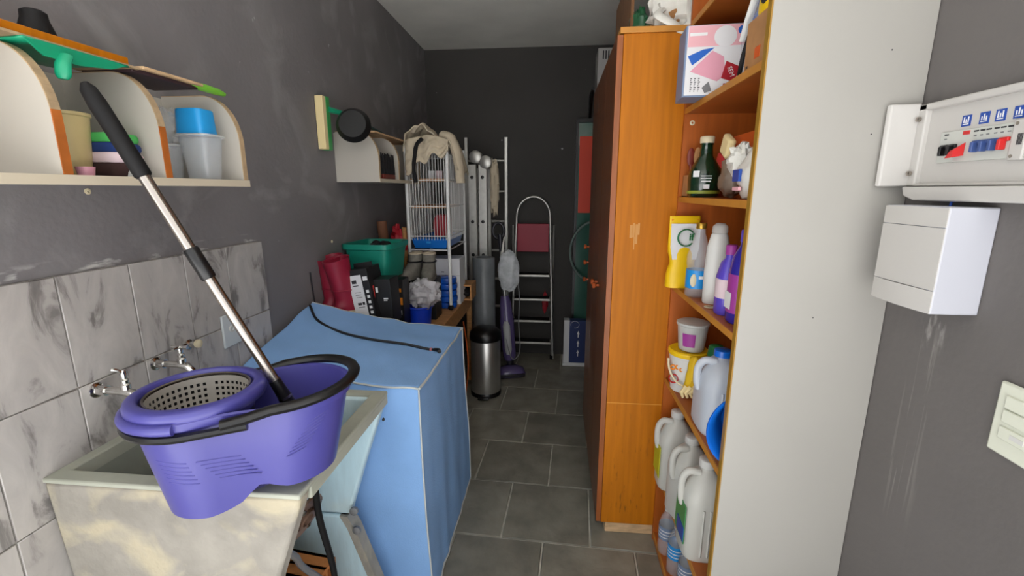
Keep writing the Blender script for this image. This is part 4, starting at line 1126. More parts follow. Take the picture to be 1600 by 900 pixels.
tc = thing('trash_can', 'stainless steel trash can with black lid beyond the blue cover', 'trash can', (-0.50, 3.15, 0))
MB().lathe([(0.108, 0.03), (0.110, 0.04), (0.110, 0.425), (0.108, 0.43)], 48).build('body', M('brushed_steel', (206, 204, 200), 0.32, metal=0.9, var=0.05, scale=60, stretch=(1, 1, 12)), tc)
MB().lathe([(0.108, 0.0), (0.114, 0.004), (0.114, 0.026), (0.108, 0.034)], 40).build('base_ring', m_black, tc)
MB().lathe([(0.110, 0.428), (0.117, 0.434), (0.118, 0.455), (0.112, 0.485), (0.085, 0.512), (0.04, 0.522), (0.001, 0.524)], 40).build('lid', m_black, tc)
MB().box((-0.04, -0.150, 0.008), (0.04, -0.106, 0.020)).build('pedal', m_black, tc, bevel=0.004)

vc = thing('upright_vacuum', 'purple upright stick vacuum standing before the step ladder', 'vacuum', (-0.345, 3.50, 0))
MB().loft([[(x, y, z) for x, y, z in sring(0.115, 0.075, 0.008, 32, 4)], sring(0.118, 0.078, 0.03, 32, 4), sring(0.105, 0.066, 0.06, 32, 3), sring(0.05, 0.035, 0.085, 32, 2.4)], mtx=Rz(radians(16))).build('floor_head', m_vacpurple, vc)
MB().box((-0.105, -0.082, 0.012), (0.105, -0.070, 0.04), mtx=Rz(radians(16))).build('front_window', m_vacdark, vc, bevel=0.004)
ax = lambda z: Vector((-0.005-0.095*z/1.2, 0.05+0.03*z, z))
MB().tube([ax(0.05), ax(0.13)], [0.028, 0.035], 14).build('joint', m_vacdark, vc)
MB().tube([ax(z) for z in (0.12, 0.15, 0.30, 0.46, 0.52, 0.60, 0.66)], [0.045, 0.055, 0.058, 0.060, 0.052, 0.046, 0.034], 20).build('dust_body', m_vacpurple, vc)
MB().tube([ax(z)+Vector((0.0, -0.045, 0)) for z in (0.18, 0.22, 0.42, 0.46)], [0.02, 0.030, 0.031, 0.02], 16).build('dust_cup', m_frost, vc)
MB().tube([ax(0.64), ax(1.10)], 0.013, 12).build('wand', m_alu, vc)
MB().tube([ax(1.02), ax(1.12), ax(1.16)], [0.017, 0.022, 0.020], 12).build('grip_base', m_vacdark, vc)
lp_ = [ax(1.185) + Vector((0.045*cos(a)-0.01, 0, 0.062*sin(a))) for a in [2*pi*i/24 for i in range(24)]]
MB().tube(lp_, 0.012, 10, closed=True).build('handle_loop', m_vacdark, vc)
MB().tube(catmull([ax(0.98)+Vector((0.015, -0.01, 0)), (0.055, 0.03, 0.75), (0.062, 0.0, 0.45), (0.075, -0.02, 0.25), (0.045, -0.02, 0.16), (0.0, -0.03, 0.18), (-0.05, 0.0, 0.4), (-0.065, 0.05, 0.75), ax(0.98)+Vector((-0.015, -0.01, 0))], 6), 0.0042, 6).build('power_cord', m_grey, vc)
pbm = MB(); pbm.blob((0, 0, 0), (0.078, 0.035, 0.16), 8, 0.2, 2.2, 30, 22)
hb_ = thing('hanging_bag', 'pale translucent plastic bag hanging on the vacuum wand', 'bag', (-0.36, 3.46, 0.88))
pbm.build('bag_body', M('pale_film', (222, 226, 230), 0.3, alpha=0.6, var=0.2, scale=25), hb_)
MB().tube([(-0.05, 0.0, 0.12), (-0.045, 0.05, 0.22), (-0.04, 0.07, 0.26)], [0.012, 0.007, 0.005], 8).build('bag_handle', m_bag, hb_)

# wooden crates and bits on the floor behind the machine
cr = thing('wooden_crate', 'small pale wooden frame crate beside the cage leg', 'crate', (-0.638, 3.165, zp))
for (a, b_) in (((-0.042, -0.09, 0.0), (0.055, 0.09, 0.012)), ((-0.042, -0.09, 0.10), (0.055, 0.09, 0.112)), ((0.043, -0.09, 0.012), (0.055, 0.09, 0.10)), ((-0.042, -0.09, 0.012), (-0.03, 0.09, 0.10))):
    MB().box(a, b_).build('plank', m_tablewood, cr, bevel=0.001)
MB().blob((0.005, 0, 0.05), (0.03, 0.09, 0.035), 2, 0.3).build('contents', m_blackcloth, cr)
one('floor_cable', MB().tube(catmull([(-0.632, 3.0, 0.60), (-0.612, 3.0, 0.45), (-0.606, 3.01, 0.25), (-0.63, 3.0, 0.008)], 6), 0.004, 6), m_orange, 'thin orange cable hanging between the washing machine and trash can', 'cable')

# ------------------------------------------------------------------ stuff behind the wardrobe
fp_ = thing('framed_panel', 'tall green glass panel in black frame with red sheet behind wardrobe', 'panel', (0.42, 3.95, 0))
def pl_(x0, x1, z0, z1, y0, y1, nm, m_, par=fp_):
    pm2 = T(0, 3.93, 0) @ Rx(radians(-2.2))
    o = MB().box((x0, y0, z0), (x1, y1, z1), mtx=pm2).build(nm, m_, par, w=True); return o
pl_(0.155, 0.175, 0.03, 2.06, -0.02, 0.02, 'frame_rail', m_black)
pl_(0.70, 0.72, 0.03, 2.06, -0.02, 0.02, 'frame_rail', m_black)
pl_(0.155, 0.72, 2.05, 2.08, -0.02, 0.02, 'frame_rail', m_black)
pl_(0.155, 0.72, 0.03, 0.05, -0.02, 0.02, 'frame_rail', m_black)
pl_(0.175, 0.70, 0.05, 2.05, -0.006, 0.006, 'glass_pane', m_glassgreen)
pl_(0.185, 0.32, 1.31, 1.94, -0.012, -0.006, 'red_sheet', m_redstick)
MB().box((0.08, 3.74, 0.002), (0.55, 3.96, 0.03)).build('foot_board', m_paper, fp_, w=True, bevel=0.003)
one('garden_hoop', MB().tube([(0.375 + 0.25*cos(a), 3.86, 0.99 + 0.27*sin(a)) for a in [2*pi*i/48 for i in range(48)]], 0.011, 10, closed=True), m_hose, 'grey-green hoop hanging before the green glass panel', 'hoop')
bx_ = thing('blue_carton', 'blue carton with white curl and arrows before the glass panel', 'carton', (0.24, 3.79, 0.031))
MB().box((-0.15, -0.04, 0), (0.15, 0.04, 0.38)).build('carton', M('dark_navy_print', (34, 52, 104), 0.5), bx_, bevel=0.002)
MB().box((-0.152, -0.0408, 0), (-0.105, 0.04, 0.381)).build('white_edge', m_paper, bx_)
ar = MB()
for k in range(3):
    z = 0.09 + k*0.085; x = -0.03
    ar.prism([(x-0.012, z), (x+0.012, z), (x, z+0.03)], 0, 0.001, mtx=T(0, -0.0402, 0) @ Rx(pi/2)); ar.box((x-0.004, -0.0412, z-0.03), (x+0.004, -0.0402, z))
ar.build('arrow_print', m_wprint, bx_)['kind'] = 'stuff'
MB().tube([(-0.06+0.035*cos(a), -0.0405, 0.345+0.03*sin(a)) for a in [pi*1.15 - 1.7*pi*i/20 for i in range(21)]], 0.007, 6, flat=0.2).build('curl_print', m_wprint, bx_)
wx = thing('wall_box', 'white boxed appliance on black bracket high on the back wall', 'appliance', (0.45, 3.95, 2.26))
MB().box((0.295, 3.80, 2.27), (0.62, 4.04, 2.56)).build('casing', m_white2, wx, w=True, bevel=0.006)
for k in range(3):
    MB().box((0.33+0.02*k, 3.7985, 2.48), (0.34+0.02*k, 3.80, 2.54)).build('vent_slot', m_print, wx, w=True)
wk = thing('wall_bracket', 'black triangular wall bracket under the white boxed appliance', 'bracket', (0.4, 4.0, 2.2))
for x in (0.262, 0.58):
    b = MB(); b.tube([(x, 4.045, 2.255), (x, 3.72, 2.255)], 0.012, 6); b.tube([(x, 4.045, 2.06), (x, 3.76, 2.25)], 0.010, 6); b.tube([(x, 4.04, 2.04), (x, 4.04, 2.26)], 0.010, 6)
    b.build('arm', m_black, wk, w=True)

# ------------------------------------------------------------------ bags on top of the wardrobe
tb1 = thing('carrier_bag', 'white plastic carrier bag slumped over the wardrobe top edge', 'bag', (0.44, 1.885, 2.061))
def bagf(u, v):
    a = 2*pi*u
    return (0.0, 0.0, 0.0)
MB().blob((0.03, 0.03, 0.085), (0.135, 0.085, 0.11), 14, 0.4, 2.4, 36, 22, zmin=0.001).build('bag_body', m_bag, tb1)
MB().tube(catmull([(-0.075, -0.03, 0.075), (-0.095, -0.075, 0.045), (-0.055, -0.098, 0.012), (-0.015, -0.100, -0.012), (0.015, -0.098, 0.01), (0.02, -0.06, 0.05), (0.0, -0.02, 0.08)], 6), 0.017, 12, flat=0.5).build('bag_handle', m_bag, tb1)
MB().blob((-0.03, -0.025, 0.05), (0.03, 0.02, 0.025), 3, 0.3).build('brown_contents', m_card, tb1)
one('green_bag', MB().blob((0, 0, 0.055), (0.03, 0.05, 0.075), 21, 0.5, 3, zmin=0.001), M('green_bag_film', (40, 96, 62), 0.35), 'green plastic bag on the wardrobe top beside the white bag', 'bag', loc=(0.312, 2.02, 2.061), rotz=0.4)
one('board_offcut', MB().box((-0.006, -0.25, 0), (0.006, 0.25, 0.30)), m_dcard, 'upright brown board standing on the wardrobe top', 'board', loc=(0.282, 2.25, 2.061))

# ------------------------------------------------------------------ generic vessels
def bottle(name, label, loc, prof, mat, cap=None, capmat=None, band=None, bandmat=None, n=28, cat='bottle', group=None, rotz=0, p=2.0, sy=1.0, liquid=None):
    t = thing(name, label, cat, loc, rotz, group)
    b = MB(); b.loft([sring(r, r*sy, z, n, p) for r, z in prof]); b.build('body', mat, t, smooth=60)
    if cap: MB().loft([sring(r, r*min(1, sy*1.0 if sy > 0.8 else 1), z, 22) for r, z in cap]).build('cap', capmat, t, smooth=60)
    if band:
        r0, z0, r1, z1 = band
        MB().loft([sring(r0, r0*sy, z0, n, p), sring(r1, r1*sy, z1, n, p)], False, False).build('label', bandmat, t)
    return t

# top shelf: toy box, clear bag, cardboard box, yellow bottle
z5 = 1.7835
bx = thing('printed_box', 'pink and white printed box with blue-grey side on the top shelf', 'box', (0.515, 1.60, z5), rot=(0, 0, radians(-4)))
bw, bd_, bh = 0.135, 0.055, 0.235
bx.scale = (0.95, 1.0, 0.87)
MB().box((-bw, -bd_, 0), (bw-0.03, bd_, bh)).build('carton', m_bluegrey, bx, bevel=0.002)
fy = -bd_
def fp2(a0, a1, z0, z1, m_, nm='print_panel', k=0):
    MB().box((a0, fy-0.0006-0.0004*k, z0), (a1, fy-0.0004*k, z1)).build(nm, m_, bx)
fp2(-bw+0.006, bw-0.033, 0.006, bh-0.002, m_paper)
fp2(-bw+0.008, bw-0.034, 0.165, bh-0.003, m_pinkbox, k=1)
fp2(-bw+0.012, -0.07, 0.200, 0.210, m_wprint, k=2)
fy_ = fy - 0.0012
MB().lathe([(0.034, 0), (0.034, 0.0006)], 20, mtx=T(-0.015, fy_, 0.195) @ Rx(pi/2)).build('print_badge', m_paper, bx)
MB().lathe([(0.014, 0), (0.014, 0.0008)], 18, mtx=T(0.035, fy_, 0.213) @ Rx(pi/2)).build('print_badge', m_blueprint, bx)
MB().prism([(-0.115, 0.085), (-0.03, 0.05), (-0.005, 0.07), (-0.015, 0.13), (-0.05, 0.15)], 0, 0.0005, mtx=T(0, fy_, 0) @ Rx(pi/2)).build('print_pad', m_pink, bx)
MB().prism([(-0.125, 0.135), (-0.08, 0.155), (-0.045, 0.160), (-0.09, 0.12), (-0.11, 0.105)], 0, 0.0007, mtx=T(0, fy_, 0) @ Rx(pi/2)).build('print_swoosh', m_blueprint, bx)
MB().prism([(-0.018, 0.06), (0.022, 0.045), (0.038, 0.095), (-0.006, 0.115)], 0, 0.0008, mtx=T(0, fy_, 0) @ Rx(pi/2)).build('red_tag', m_redtag, bx)
MB().box((-0.01, fy-0.0018, 0.008), (0.02, fy-0.0010, 0.042)).build('red_tag', m_redtag, bx)
lettering('SEM', 0.020, T(0.010, fy-0.0022, 0.080) @ FY @ Rz(radians(-70)), m_wprint, bx)
tx = [(-0.112+0.012*k, 0.018, 0.048) for k in range(3)]
for k, (x, z0, z1) in enumerate(tx):
    for j in range(8):
        MB().box((x, fy-0.0016, z0+0.006*j), (x+0.003+0.002*((j*7+k*3) % 3), fy-0.0010, z0+0.006*j+0.003)).build('print_mark', m_print, bx)
MB().prism([(-0.075, 0.03), (-0.055, 0.05), (-0.045, 0.02), (-0.065, 0.012)], 0, 0.0006, mtx=T(0, fy_, 0) @ Rx(pi/2)).build('print_figure', m_grey, bx)

cb1 = thing('clear_bag', 'clear plastic bag of grey and blue appliance parts on the top shelf', 'bag', (0.515, 1.325, z5))
MB().blob((0, 0, 0.115), (0.035, 0.065, 0.13), 17, 0.35, 2.2, 26, 18, zmin=0.001).build('bag_film', m_clear, cb1)
MB().blob((0.0, 0.01, 0.06), (0.025, 0.045, 0.06), 4, 0.3, zmin=0.002).build('grey_part', m_bluegrey, cb1)
MB().blob((0.0, -0.02, 0.14), (0.022, 0.03, 0.05), 6, 0.4).build('blue_part', m_navy, cb1)
MB().tube([(-0.03, 0.045, 0.02), (-0.034, 0.02, 0.06), (-0.034, -0.01, 0.10), (-0.028, -0.03, 0.09)], 0.006, 8).build('black_clip', m_black, cb1)
MB().tube([(-0.034, 0.03, 0.10), (-0.036, 0.0, 0.14), (-0.030, -0.02, 0.19)], 0.010, 8, flat=0.4).build('white_strap', m_white, cb1)
kb = carton('cardboard_box', 'tall plain brown cardboard box on the top shelf by the white panel', (0.53, 1.215, z5), 0.14, 0.115, 0.115, m_card)
MB().box((-0.0706, -0.03, 0.02), (-0.07, 0.0, 0.045)).build('red_print', m_orange, kb)
MB().box((-0.0706, 0.035, 0.008), (-0.07, 0.045, 0.014)).build('print_mark', m_print, kb)
ys = thing('spray_bottle', 'yellow bottle with green trigger standing on the cardboard box', 'bottle', (0.495, 1.21, z5+0.116))
MB().loft([sring(0.030, 0.036, 0.0, 26, 3), sring(0.032, 0.038, 0.01, 26, 3), sring(0.030, 0.036, 0.08, 26, 3), sring(0.012, 0.012, 0.11, 26)]).build('body', m_yellow, ys)
MB().box((-0.034, -0.03, 0.045), (0.0, 0.01, 0.07)).build('trigger', m_green, ys, bevel=0.008)
MB().blob((-0.030, -0.012, 0.030), (0.008, 0.012, 0.012), 1, 0.1).build('dark_badge', m_print, ys)

# second shelf
z4 = 1.4765
sb = thing('carton_tray', 'small open cardboard tray at the back of the second shelf', 'tray', (0.487, 1.70, z4))
for (a, b_) in (((-0.03, -0.045, 0), (0.03, 0.045, 0.003)), ((-0.03, -0.045, 0), (-0.027, 0.045, 0.075)), ((0.027, -0.045, 0), (0.03, 0.045, 0.075)), ((-0.03, -0.045, 0), (0.03, -0.042, 0.075)), ((-0.03, 0.042, 0), (0.03, 0.045, 0.075))):
    MB().box(a, b_).build('wall', m_card, sb)
for k, (dx, dy_, m_) in enumerate(((-0.012, 0.012, m_redwood), (0.008, 0.0, m_card))):
    b = MB(); b.tube([(dx, dy_, 0.004), (dx-0.004, dy_, 0.11)], 0.0045, 8); b.blob((dx-0.005, dy_, 0.135), (0.014, 0.005, 0.032), 2, 0.05)
    one('wooden_spoon', b, m_, ('dark', 'pale')[k] + ' wooden spoon standing in the cardboard tray', 'spoon', loc=(0.487, 1.70, z4+0.002))
gbt = bottle('green_bottle', 'squat dark green glass bottle with printed label on second shelf', (0.497, 1.632, z4), [(0.046, 0), (0.050, 0.006), (0.052, 0.06), (0.050, 0.085), (0.034, 0.115), (0.022, 0.135), (0.019, 0.17), (0.021, 0.172), (0.021, 0.182)], m_dgreen,
             [(0.022, 0.176), (0.023, 0.18), (0.023, 0.196), (0.02, 0.198)], m_cream, (0.0530, 0.012, 0.0530, 0.022), M('olive_label', (140, 150, 50), 0.5))
for (a, z, w_, h_, m_) in ((-2.35, 0.066, 0.022, 0.02, m_wprint), (-1.75, 0.05, 0.03, 0.004, m_wprint), (-1.75, 0.06, 0.034, 0.003, m_wprint), (-1.75, 0.068, 0.034, 0.002, m_wprint), (-1.7, 0.028, 0.018, 0.014, m_wprint)):
    MB().box((-w_/2, -0.0008, 0), (w_/2, 0, h_), mtx=T(0.0530*cos(a), 0.0530*sin(a), z) @ Rz(a+pi/2)).build('label_print', m_, gbt)
pk = thing('snack_pouch', 'crumpled brown and cream foil pouch leaning over the green bottle', 'pouch', (0.515, 1.435, z4))
MB().blob((0, 0.0, 0.06), (0.03, 0.048, 0.06), 23, 0.3, 2.2, zmin=0.001).build('pouch', M('taupe_foil', (128, 112, 98), 0.35, var=0.2, scale=20), pk)
MB().box((-0.012, -0.03, 0.0), (0.012, 0.032, 0.06), mtx=T(-0.006, 0.05, 0.125) @ Rx(radians(28))).build('cream_pack', m_pyellow, pk, bevel=0.008)
MB().box((-0.013, -0.03, -0.03), (0.013, 0.03, 0.0), mtx=T(-0.008, 0.05, 0.125) @ Rx(radians(28))).build('red_band', m_redtag, pk, bevel=0.006)
carton('orange_carton', 'orange carton at the back of the second shelf', (0.62, 1.42, z4), 0.16, 0.20, 0.185, m_orange)
one('white_bag', MB().blob((0, 0, 0.105), (0.03, 0.036, 0.036), 31, 0.5, 3), m_bag, 'knotted white plastic bag above the foil pouch on second shelf', 'bag', loc=(0.495, 1.325, z4+0.0))
wpk = thing('washing_powder_pack', 'white soft pack with blue label on second shelf beside white panel', 'pack', (0.495, 1.215, z4))
MB().blob((0, 0, 0.055), (0.036, 0.066, 0.062), 27, 0.25, 1.8, zmin=0.001).build('pack', m_bag, wpk)
MB().box((-0.0425, -0.0, 0.045), (-0.034, 0.042, 0.075)).build('label', m_navy, wpk, bevel=0.002)
MB().box((-0.0405, -0.0, 0.022), (-0.032, 0.042, 0.032)).build('pink_band', m_pinkbox, wpk, bevel=0.002)
one('magazine', MB().box((-0.06, -0.13, 0), (0.05, 0.13, 0.004)), m_dgreen, 'flat dark green magazine under the packs on second shelf', 'magazine', loc=(0.70, 1.28, z4+0.0002))

# third shelf
z3 = 1.1465
po = thing('refill_pouch', 'yellow and white refill pouch with green C logo on third shelf', 'pouch', (0.468, 1.715, z3), radians(6))
pv = MB()
def pouchf(u, v):
    w_ = 0.052*(1 - 0.30*max(0, sin(pi*(v-0.22)*1.4))*(1 if 0.22 < v < 0.7 else 0)) if v < 0.7 else 0.050
    return w_
rg = []
for k in range(13):
    v = k/12; z = 0.262*v
    w_ = 0.056 - 0.012*math.exp(-((v-0.36)/0.10)**2)
    d_ = 0.030*(1-v)**0.7 + 0.002
    rg.append(sring(w_, d_, z, 28, 2.6))
pv.loft(rg); pv.build('pouch', m_yellow, po, smooth=60)
MB().prism([(-0.044, 0.105), (0.044, 0.105), (0.052, 0.15), (0.053, 0.235), (-0.053, 0.235), (-0.052, 0.15)], 0, 0.002, mtx=T(0, -0.0225, 0.0) @ Rx(pi/2-0.04)).build('white_panel', m_paper, po)
MB().tube([(0.0+0.030*cos(a), -0.024, 0.185+0.030*sin(a)) for a in [0.7 + (2*pi-1.4)*i/24 for i in range(25)]], 0.006, 8, flat=0.4).build('logo', m_bgreen, po)
lettering('if', 0.036, T(0.018, -0.0262, 0.187) @ FY, m_bgreen, po, bold=0.001)
MB().box((-0.05, -0.004, 0.245), (0.05, -0.002, 0.25)).build('seal_line', m_orangecarton, po)
wb_ = bottle('water_bottle', 'clear plastic bottle with blue label and gold cap, third shelf', (0.482, 1.565, z3), [(0.033, 0), (0.037, 0.006), (0.037, 0.095), (0.035, 0.10), (0.038, 0.11), (0.038, 0.14), (0.027, 0.175), (0.018, 0.20), (0.0135, 0.215), (0.0135, 0.235)], m_clear,
             [(0.0155, 0.228), (0.0165, 0.23), (0.0165, 0.246), (0.0145, 0.248)], m_gold, (0.0375, 0.030, 0.0375, 0.092), m_bluelabel)
MB().blob((-0.02, -0.0318, 0.058), (0.012, 0.004, 0.022), 3, 0.1).build('label_figure', m_cream, wb_)
MB().box((-0.006, -0.0385, 0.064), (0.024, -0.0365, 0.074)).build('label_print', m_wprint, wb_)
bottle('lotion_bottle', 'tall plain white lotion bottle on third shelf', (0.508, 1.465, z3), [(0.033, 0), (0.036, 0.006), (0.037, 0.10), (0.034, 0.18), (0.026, 0.215), (0.0225, 0.222)], m_white, [(0.0225, 0.223), (0.0235, 0.228), (0.022, 0.244), (0.012, 0.254)], m_frost, sy=0.75)
pu = bottle('softener_bottle', 'violet softener bottle with pale label on third shelf', (0.500, 1.335, z3), [(0.030, 0), (0.033, 0.006), (0.033, 0.11), (0.024, 0.15), (0.013, 0.165), (0.013, 0.18)], m_lav, [(0.0155, 0.174), (0.0155, 0.20), (0.013, 0.202)], m_magenta, (0.0335, 0.05, 0.0335, 0.105), m_cloth_p, p=2.6)
pu2 = bottle('softener_bottle', 'tall dark indigo cleaner bottle with magenta label, next to white panel', (0.505, 1.245, z3), [(0.032, 0), (0.036, 0.006), (0.036, 0.14), (0.030, 0.18), (0.016, 0.21), (0.015, 0.225)], m_indigo, [(0.018, 0.22), (0.018, 0.25), (0.015, 0.253)], m_lav, (0.0366, 0.03, 0.0366, 0.135), m_magenta, p=2.6)
MB().box((-0.0376, -0.02, 0.04), (-0.0366, 0.02, 0.085)).build('label_print', m_wprint, pu2)
one('plastic_ring', MB().lathe([(0.010, 0), (0.016, 0.001), (0.016, 0.003), (0.010, 0.003)], 20, cap0=False, cap1=False), m_cream, 'small cream plastic ring lying on the third shelf', 'ring', loc=(0.475, 1.40, z3+0.0005))

# fourth shelf
z2 = 0.7625
pa = thing('paint_pail', 'white pail with yellow lid and yellow cloth over its side', 'pail', (0.502, 1.655, z2), radians(-15))
MB().lathe([(0.052, 0), (0.056, 0.004), (0.066, 0.135), (0.069, 0.137), (0.069, 0.146), (0.064, 0.148)], 36).build('body', m_white, pa)
MB().lathe([(0.070, 0.142), (0.072, 0.146), (0.072, 0.158), (0.066, 0.162), (0.060, 0.159), (0.001, 0.159)], 36).build('lid', m_yellow, pa)
MB().tube([(-0.068*cos(t)*1.0, -0.030-0.045*sin(t), 0.125-0.085*sin(t)) for t in [pi*i/16 for i in range(17)]], 0.004, 8).build('bail_handle', m_cream, pa)
MB().tube([(-0.045+0.016*cos(a), -0.0655*0.75, 0.055+0.016*sin(a)) for a in [2*pi*i/16 for i in range(16)]], 0.005, 6, closed=True, flat=0.5).build('red_print', m_toggle_red, pa)
for (dx, dz, r_) in ((-0.050, 0.098, 0.008), (-0.034, 0.102, 0.007), (-0.020, 0.096, 0.006)):
    MB().tube([(dx+r_*cos(a), -0.0455-0.012*(dx+0.05)/0.03, dz+r_*sin(a)) for a in [2*pi*i/14 for i in range(14)]], 0.003, 6, closed=True).build('orange_print', m_orangecarton, pa)
yc = thing('rubber_glove', 'yellow rubber glove draped over the front of the white pail', 'glove', (0.472, 1.592, z2+0.05))
MB().sheet(lambda u, v: (0.015+0.055*u + 0.012*noise.noise(Vector((u*4, v*4, 5))) - 0.02*v*(1-u), -0.013 - 0.022*sin(pi*u) - 0.006*sin(9*u), 0.105 - 0.105*v - 0.035*(1-u)*v + 0.01*sin(7*u)), 18, 14).build('palm', m_yellowcloth, yc, solid=0.004, smooth=70)
for k in range(4):
    MB().tube([(0.005+0.014*k, -0.030-0.004*(k % 2), 0.0), (-0.012+0.014*k, -0.036, -0.022), (-0.005+0.016*k, -0.034, -0.040)], [0.008, 0.008, 0.005], 8).build('finger', m_pyellow, yc)
pot = thing('clear_pot', 'frosted clear tub with pink label standing on the yellow pail lid', 'pot', (0.508, 1.648, z2+0.1625))
MB().lathe([(0.042, 0.0), (0.045, 0.004), (0.053, 0.092), (0.056, 0.094), (0.056, 0.102), (0.052, 0.102), (0.044, 0.006)], 32, cap1=True).build('body', m_frost, pot)
MB().lathe([(0.0535, 0.093), (0.0575, 0.096), (0.0575, 0.104), (0.05, 0.107), (0.001, 0.107)], 32).build('lid', m_frost, pot)
a0 = radians(215)
pll = MB()
pll.sheet(lambda u, v: ((0.0475+0.006*v)*cos(a0+0.9*u), (0.0475+0.006*v)*sin(a0+0.9*u), 0.02+0.05*v), 10, 2); pll.build('label', m_magenta, pot)
gbb = bottle('cleaner_bottle', 'white cleaner bottle with green cap behind the grey jug', (0.545, 1.50, z2), [(0.036, 0), (0.04, 0.006), (0.04, 0.15), (0.032, 0.18), (0.020, 0.19)], m_white, [(0.026, 0.188), (0.028, 0.192), (0.024, 0.225), (0.018, 0.23)], m_bgreen, p=3, sy=0.8)
MB().tube([(-0.0405, 0.010*cos(a), 0.13+0.016*sin(a)) for a in [2*pi*i/16 for i in range(16)]], 0.004, 6, closed=True).build('logo', m_bgreen, gbb)
def jug(label, loc, w_, d_, h_, mat, capmat, rz=0, lab=None, group='plastic jugs', p=3.4):
    t = thing('plastic_jug', label, 'jug', loc, rz, group)
    b = MB()
    b.loft([sring(w_*0.92, d_*0.92, 0, 36, p), sring(w_, d_, 0.012, 36, p), sring(w_, d_, h_*0.62, 36, p), sring(w_*0.96, d_*0.96, h_*0.70, 36, p), sring(w_*0.70, d_*0.72, h_*0.84, 36, 2.6), sring(w_*0.36, d_*0.42, h_*0.92, 36, 2.1), sring(0.022, 0.022, h_*0.945, 36, 2), sring(0.022, 0.022, h_*0.97, 36, 2)])
    b.build('body', mat, t, smooth=60)
    MB().loft([sring(0.025, 0.025, h_*0.955, 24), sring(0.026, 0.026, h_*0.96, 24), sring(0.025, 0.025, h_*1.03, 24), sring(0.021, 0.021, h_*1.04, 24)]).build('cap', capmat, t)
    MB().tube(catmull([(-w_*0.32, -d_*0.2, h_*0.90), (-w_*0.80, -d_*0.1, h_*0.90), (-w_*1.04, 0, h_*0.80), (-w_*1.05, 0, h_*0.62), (-w_*0.94, 0, h_*0.52)], 6), 0.012, 10).build('handle', mat, t)
    for k in (-1, 0, 1):
        MB().tube([(w_*0.3*k, -d_*0.995, h_*0.08), (w_*0.3*k, -d_*0.995, h_*0.6)], 0.004, 6).build('rib', mat, t)
    if lab: MB().box((-w_-0.0015, -d_*0.72, h_*0.16), (-w_+0.002, d_*0.72, h_*0.58)).build('label', lab, t, bevel=0.001)
    return t
jug('milky grey jug with blue cap on fourth shelf behind the blue basin', (0.520, 1.375, z2), 0.066, 0.085, 0.25, m_jug2, m_bluebasin)
one('blue_tub', MB().lathe([(0.03, 0.0), (0.05, 0.004), (0.105, 0.085), (0.112, 0.088), (0.112, 0.093), (0.102, 0.089), (0.046, 0.008)], 40, mtx=T(0, 0, 0.113) @ Rx(radians(90))), m_bluebasin, 'bright blue plastic basin standing on edge in front of grey jug', 'basin', loc=(0.52, 1.228, z2+0.001))

# fifth shelf: jugs
z1 = 0.3355
jug('translucent jug with yellow-green label on the fifth shelf, beside wardrobe', (0.492, 1.685, z1), 0.068, 0.062, 0.31, m_jug, m_white, 0, m_ylabel)
jug('translucent jug in the middle of the fifth shelf', (0.500, 1.515, z1), 0.068, 0.065, 0.30, m_jug, m_white, radians(18))
jg = jug('translucent jug with green and blue label on the fifth shelf, by white panel', (0.497, 1.345, z1), 0.070, 0.070, 0.32, m_jug, m_white, 0, m_glabel)
MB().box((-0.0735, -0.05, 0.06), (-0.071, 0.02, 0.11)).build('label', m_navy, jg)
# bottom shelf: small bottles
z0_ = 0.0405
for k, (x, y, lb_, bm_) in enumerate(((0.478, 1.655, 'small water bottle on the bottom shelf with grey striped label, nearest the wardrobe', m_bluegrey), (0.49, 1.555, 'small water bottle with bright blue label, middle of the bottom shelf row', m_bluelabel), (0.505, 1.46, 'small water bottle on the bottom shelf with grey label, nearest the white panel', m_bluegrey))):
    t = bottle('small_bottle', lb_, (x, y, z0_), [(0.028, 0), (0.032, 0.005), (0.032, 0.06), (0.030, 0.065), (0.032, 0.07), (0.032, 0.135), (0.024, 0.165), (0.013, 0.185), (0.0125, 0.20)], m_clear, [(0.0145, 0.192), (0.0145, 0.21), (0.012, 0.212)], m_frost, (0.0325, 0.07, 0.0325, 0.128), bm_, group='small water bottles')
    for j in range(3):
        MB().lathe([(0.0329, 0.082+0.014*j), (0.0329, 0.086+0.014*j)], 24, cap0=False, cap1=False).build('label_stripe', m_wprint, t)
jug('white jug lying low on the bottom shelf beside white panel', (0.53, 1.30, z0_), 0.06, 0.07, 0.22, m_white, m_white, radians(25))

# ------------------------------------------------------------------ electrics on the right wall
bp = thing('breaker_panel', 'open white breaker panel with toggles on the right wall', 'breaker panel', (XR, 0.90, 1.59))
XF = XR - 0.022
ymn, ymx, zmn, zmx = 0.70, 1.090, 1.508, 1.675
b = MB()
b.box((XF, ymn, zmn), (XR-0.0005, ymx, zmn+0.006)); b.box((XF, ymn, zmx-0.014), (XR-0.0005, ymx, zmx)); b.box((XF, ymn, zmn), (XR-0.0005, ymn+0.02, zmx)); b.box((XF, ymx-0.022, zmn), (XR-0.0005, ymx, zmx))
b.build('frame', m_white2, bp, w=True, bevel=0.004)
MB().box((XR-0.012, ymn+0.02, zmn+0.006), (XR-0.0005, ymx-0.02, zmx-0.014)).build('inner_plate', m_white2, bp, w=True)
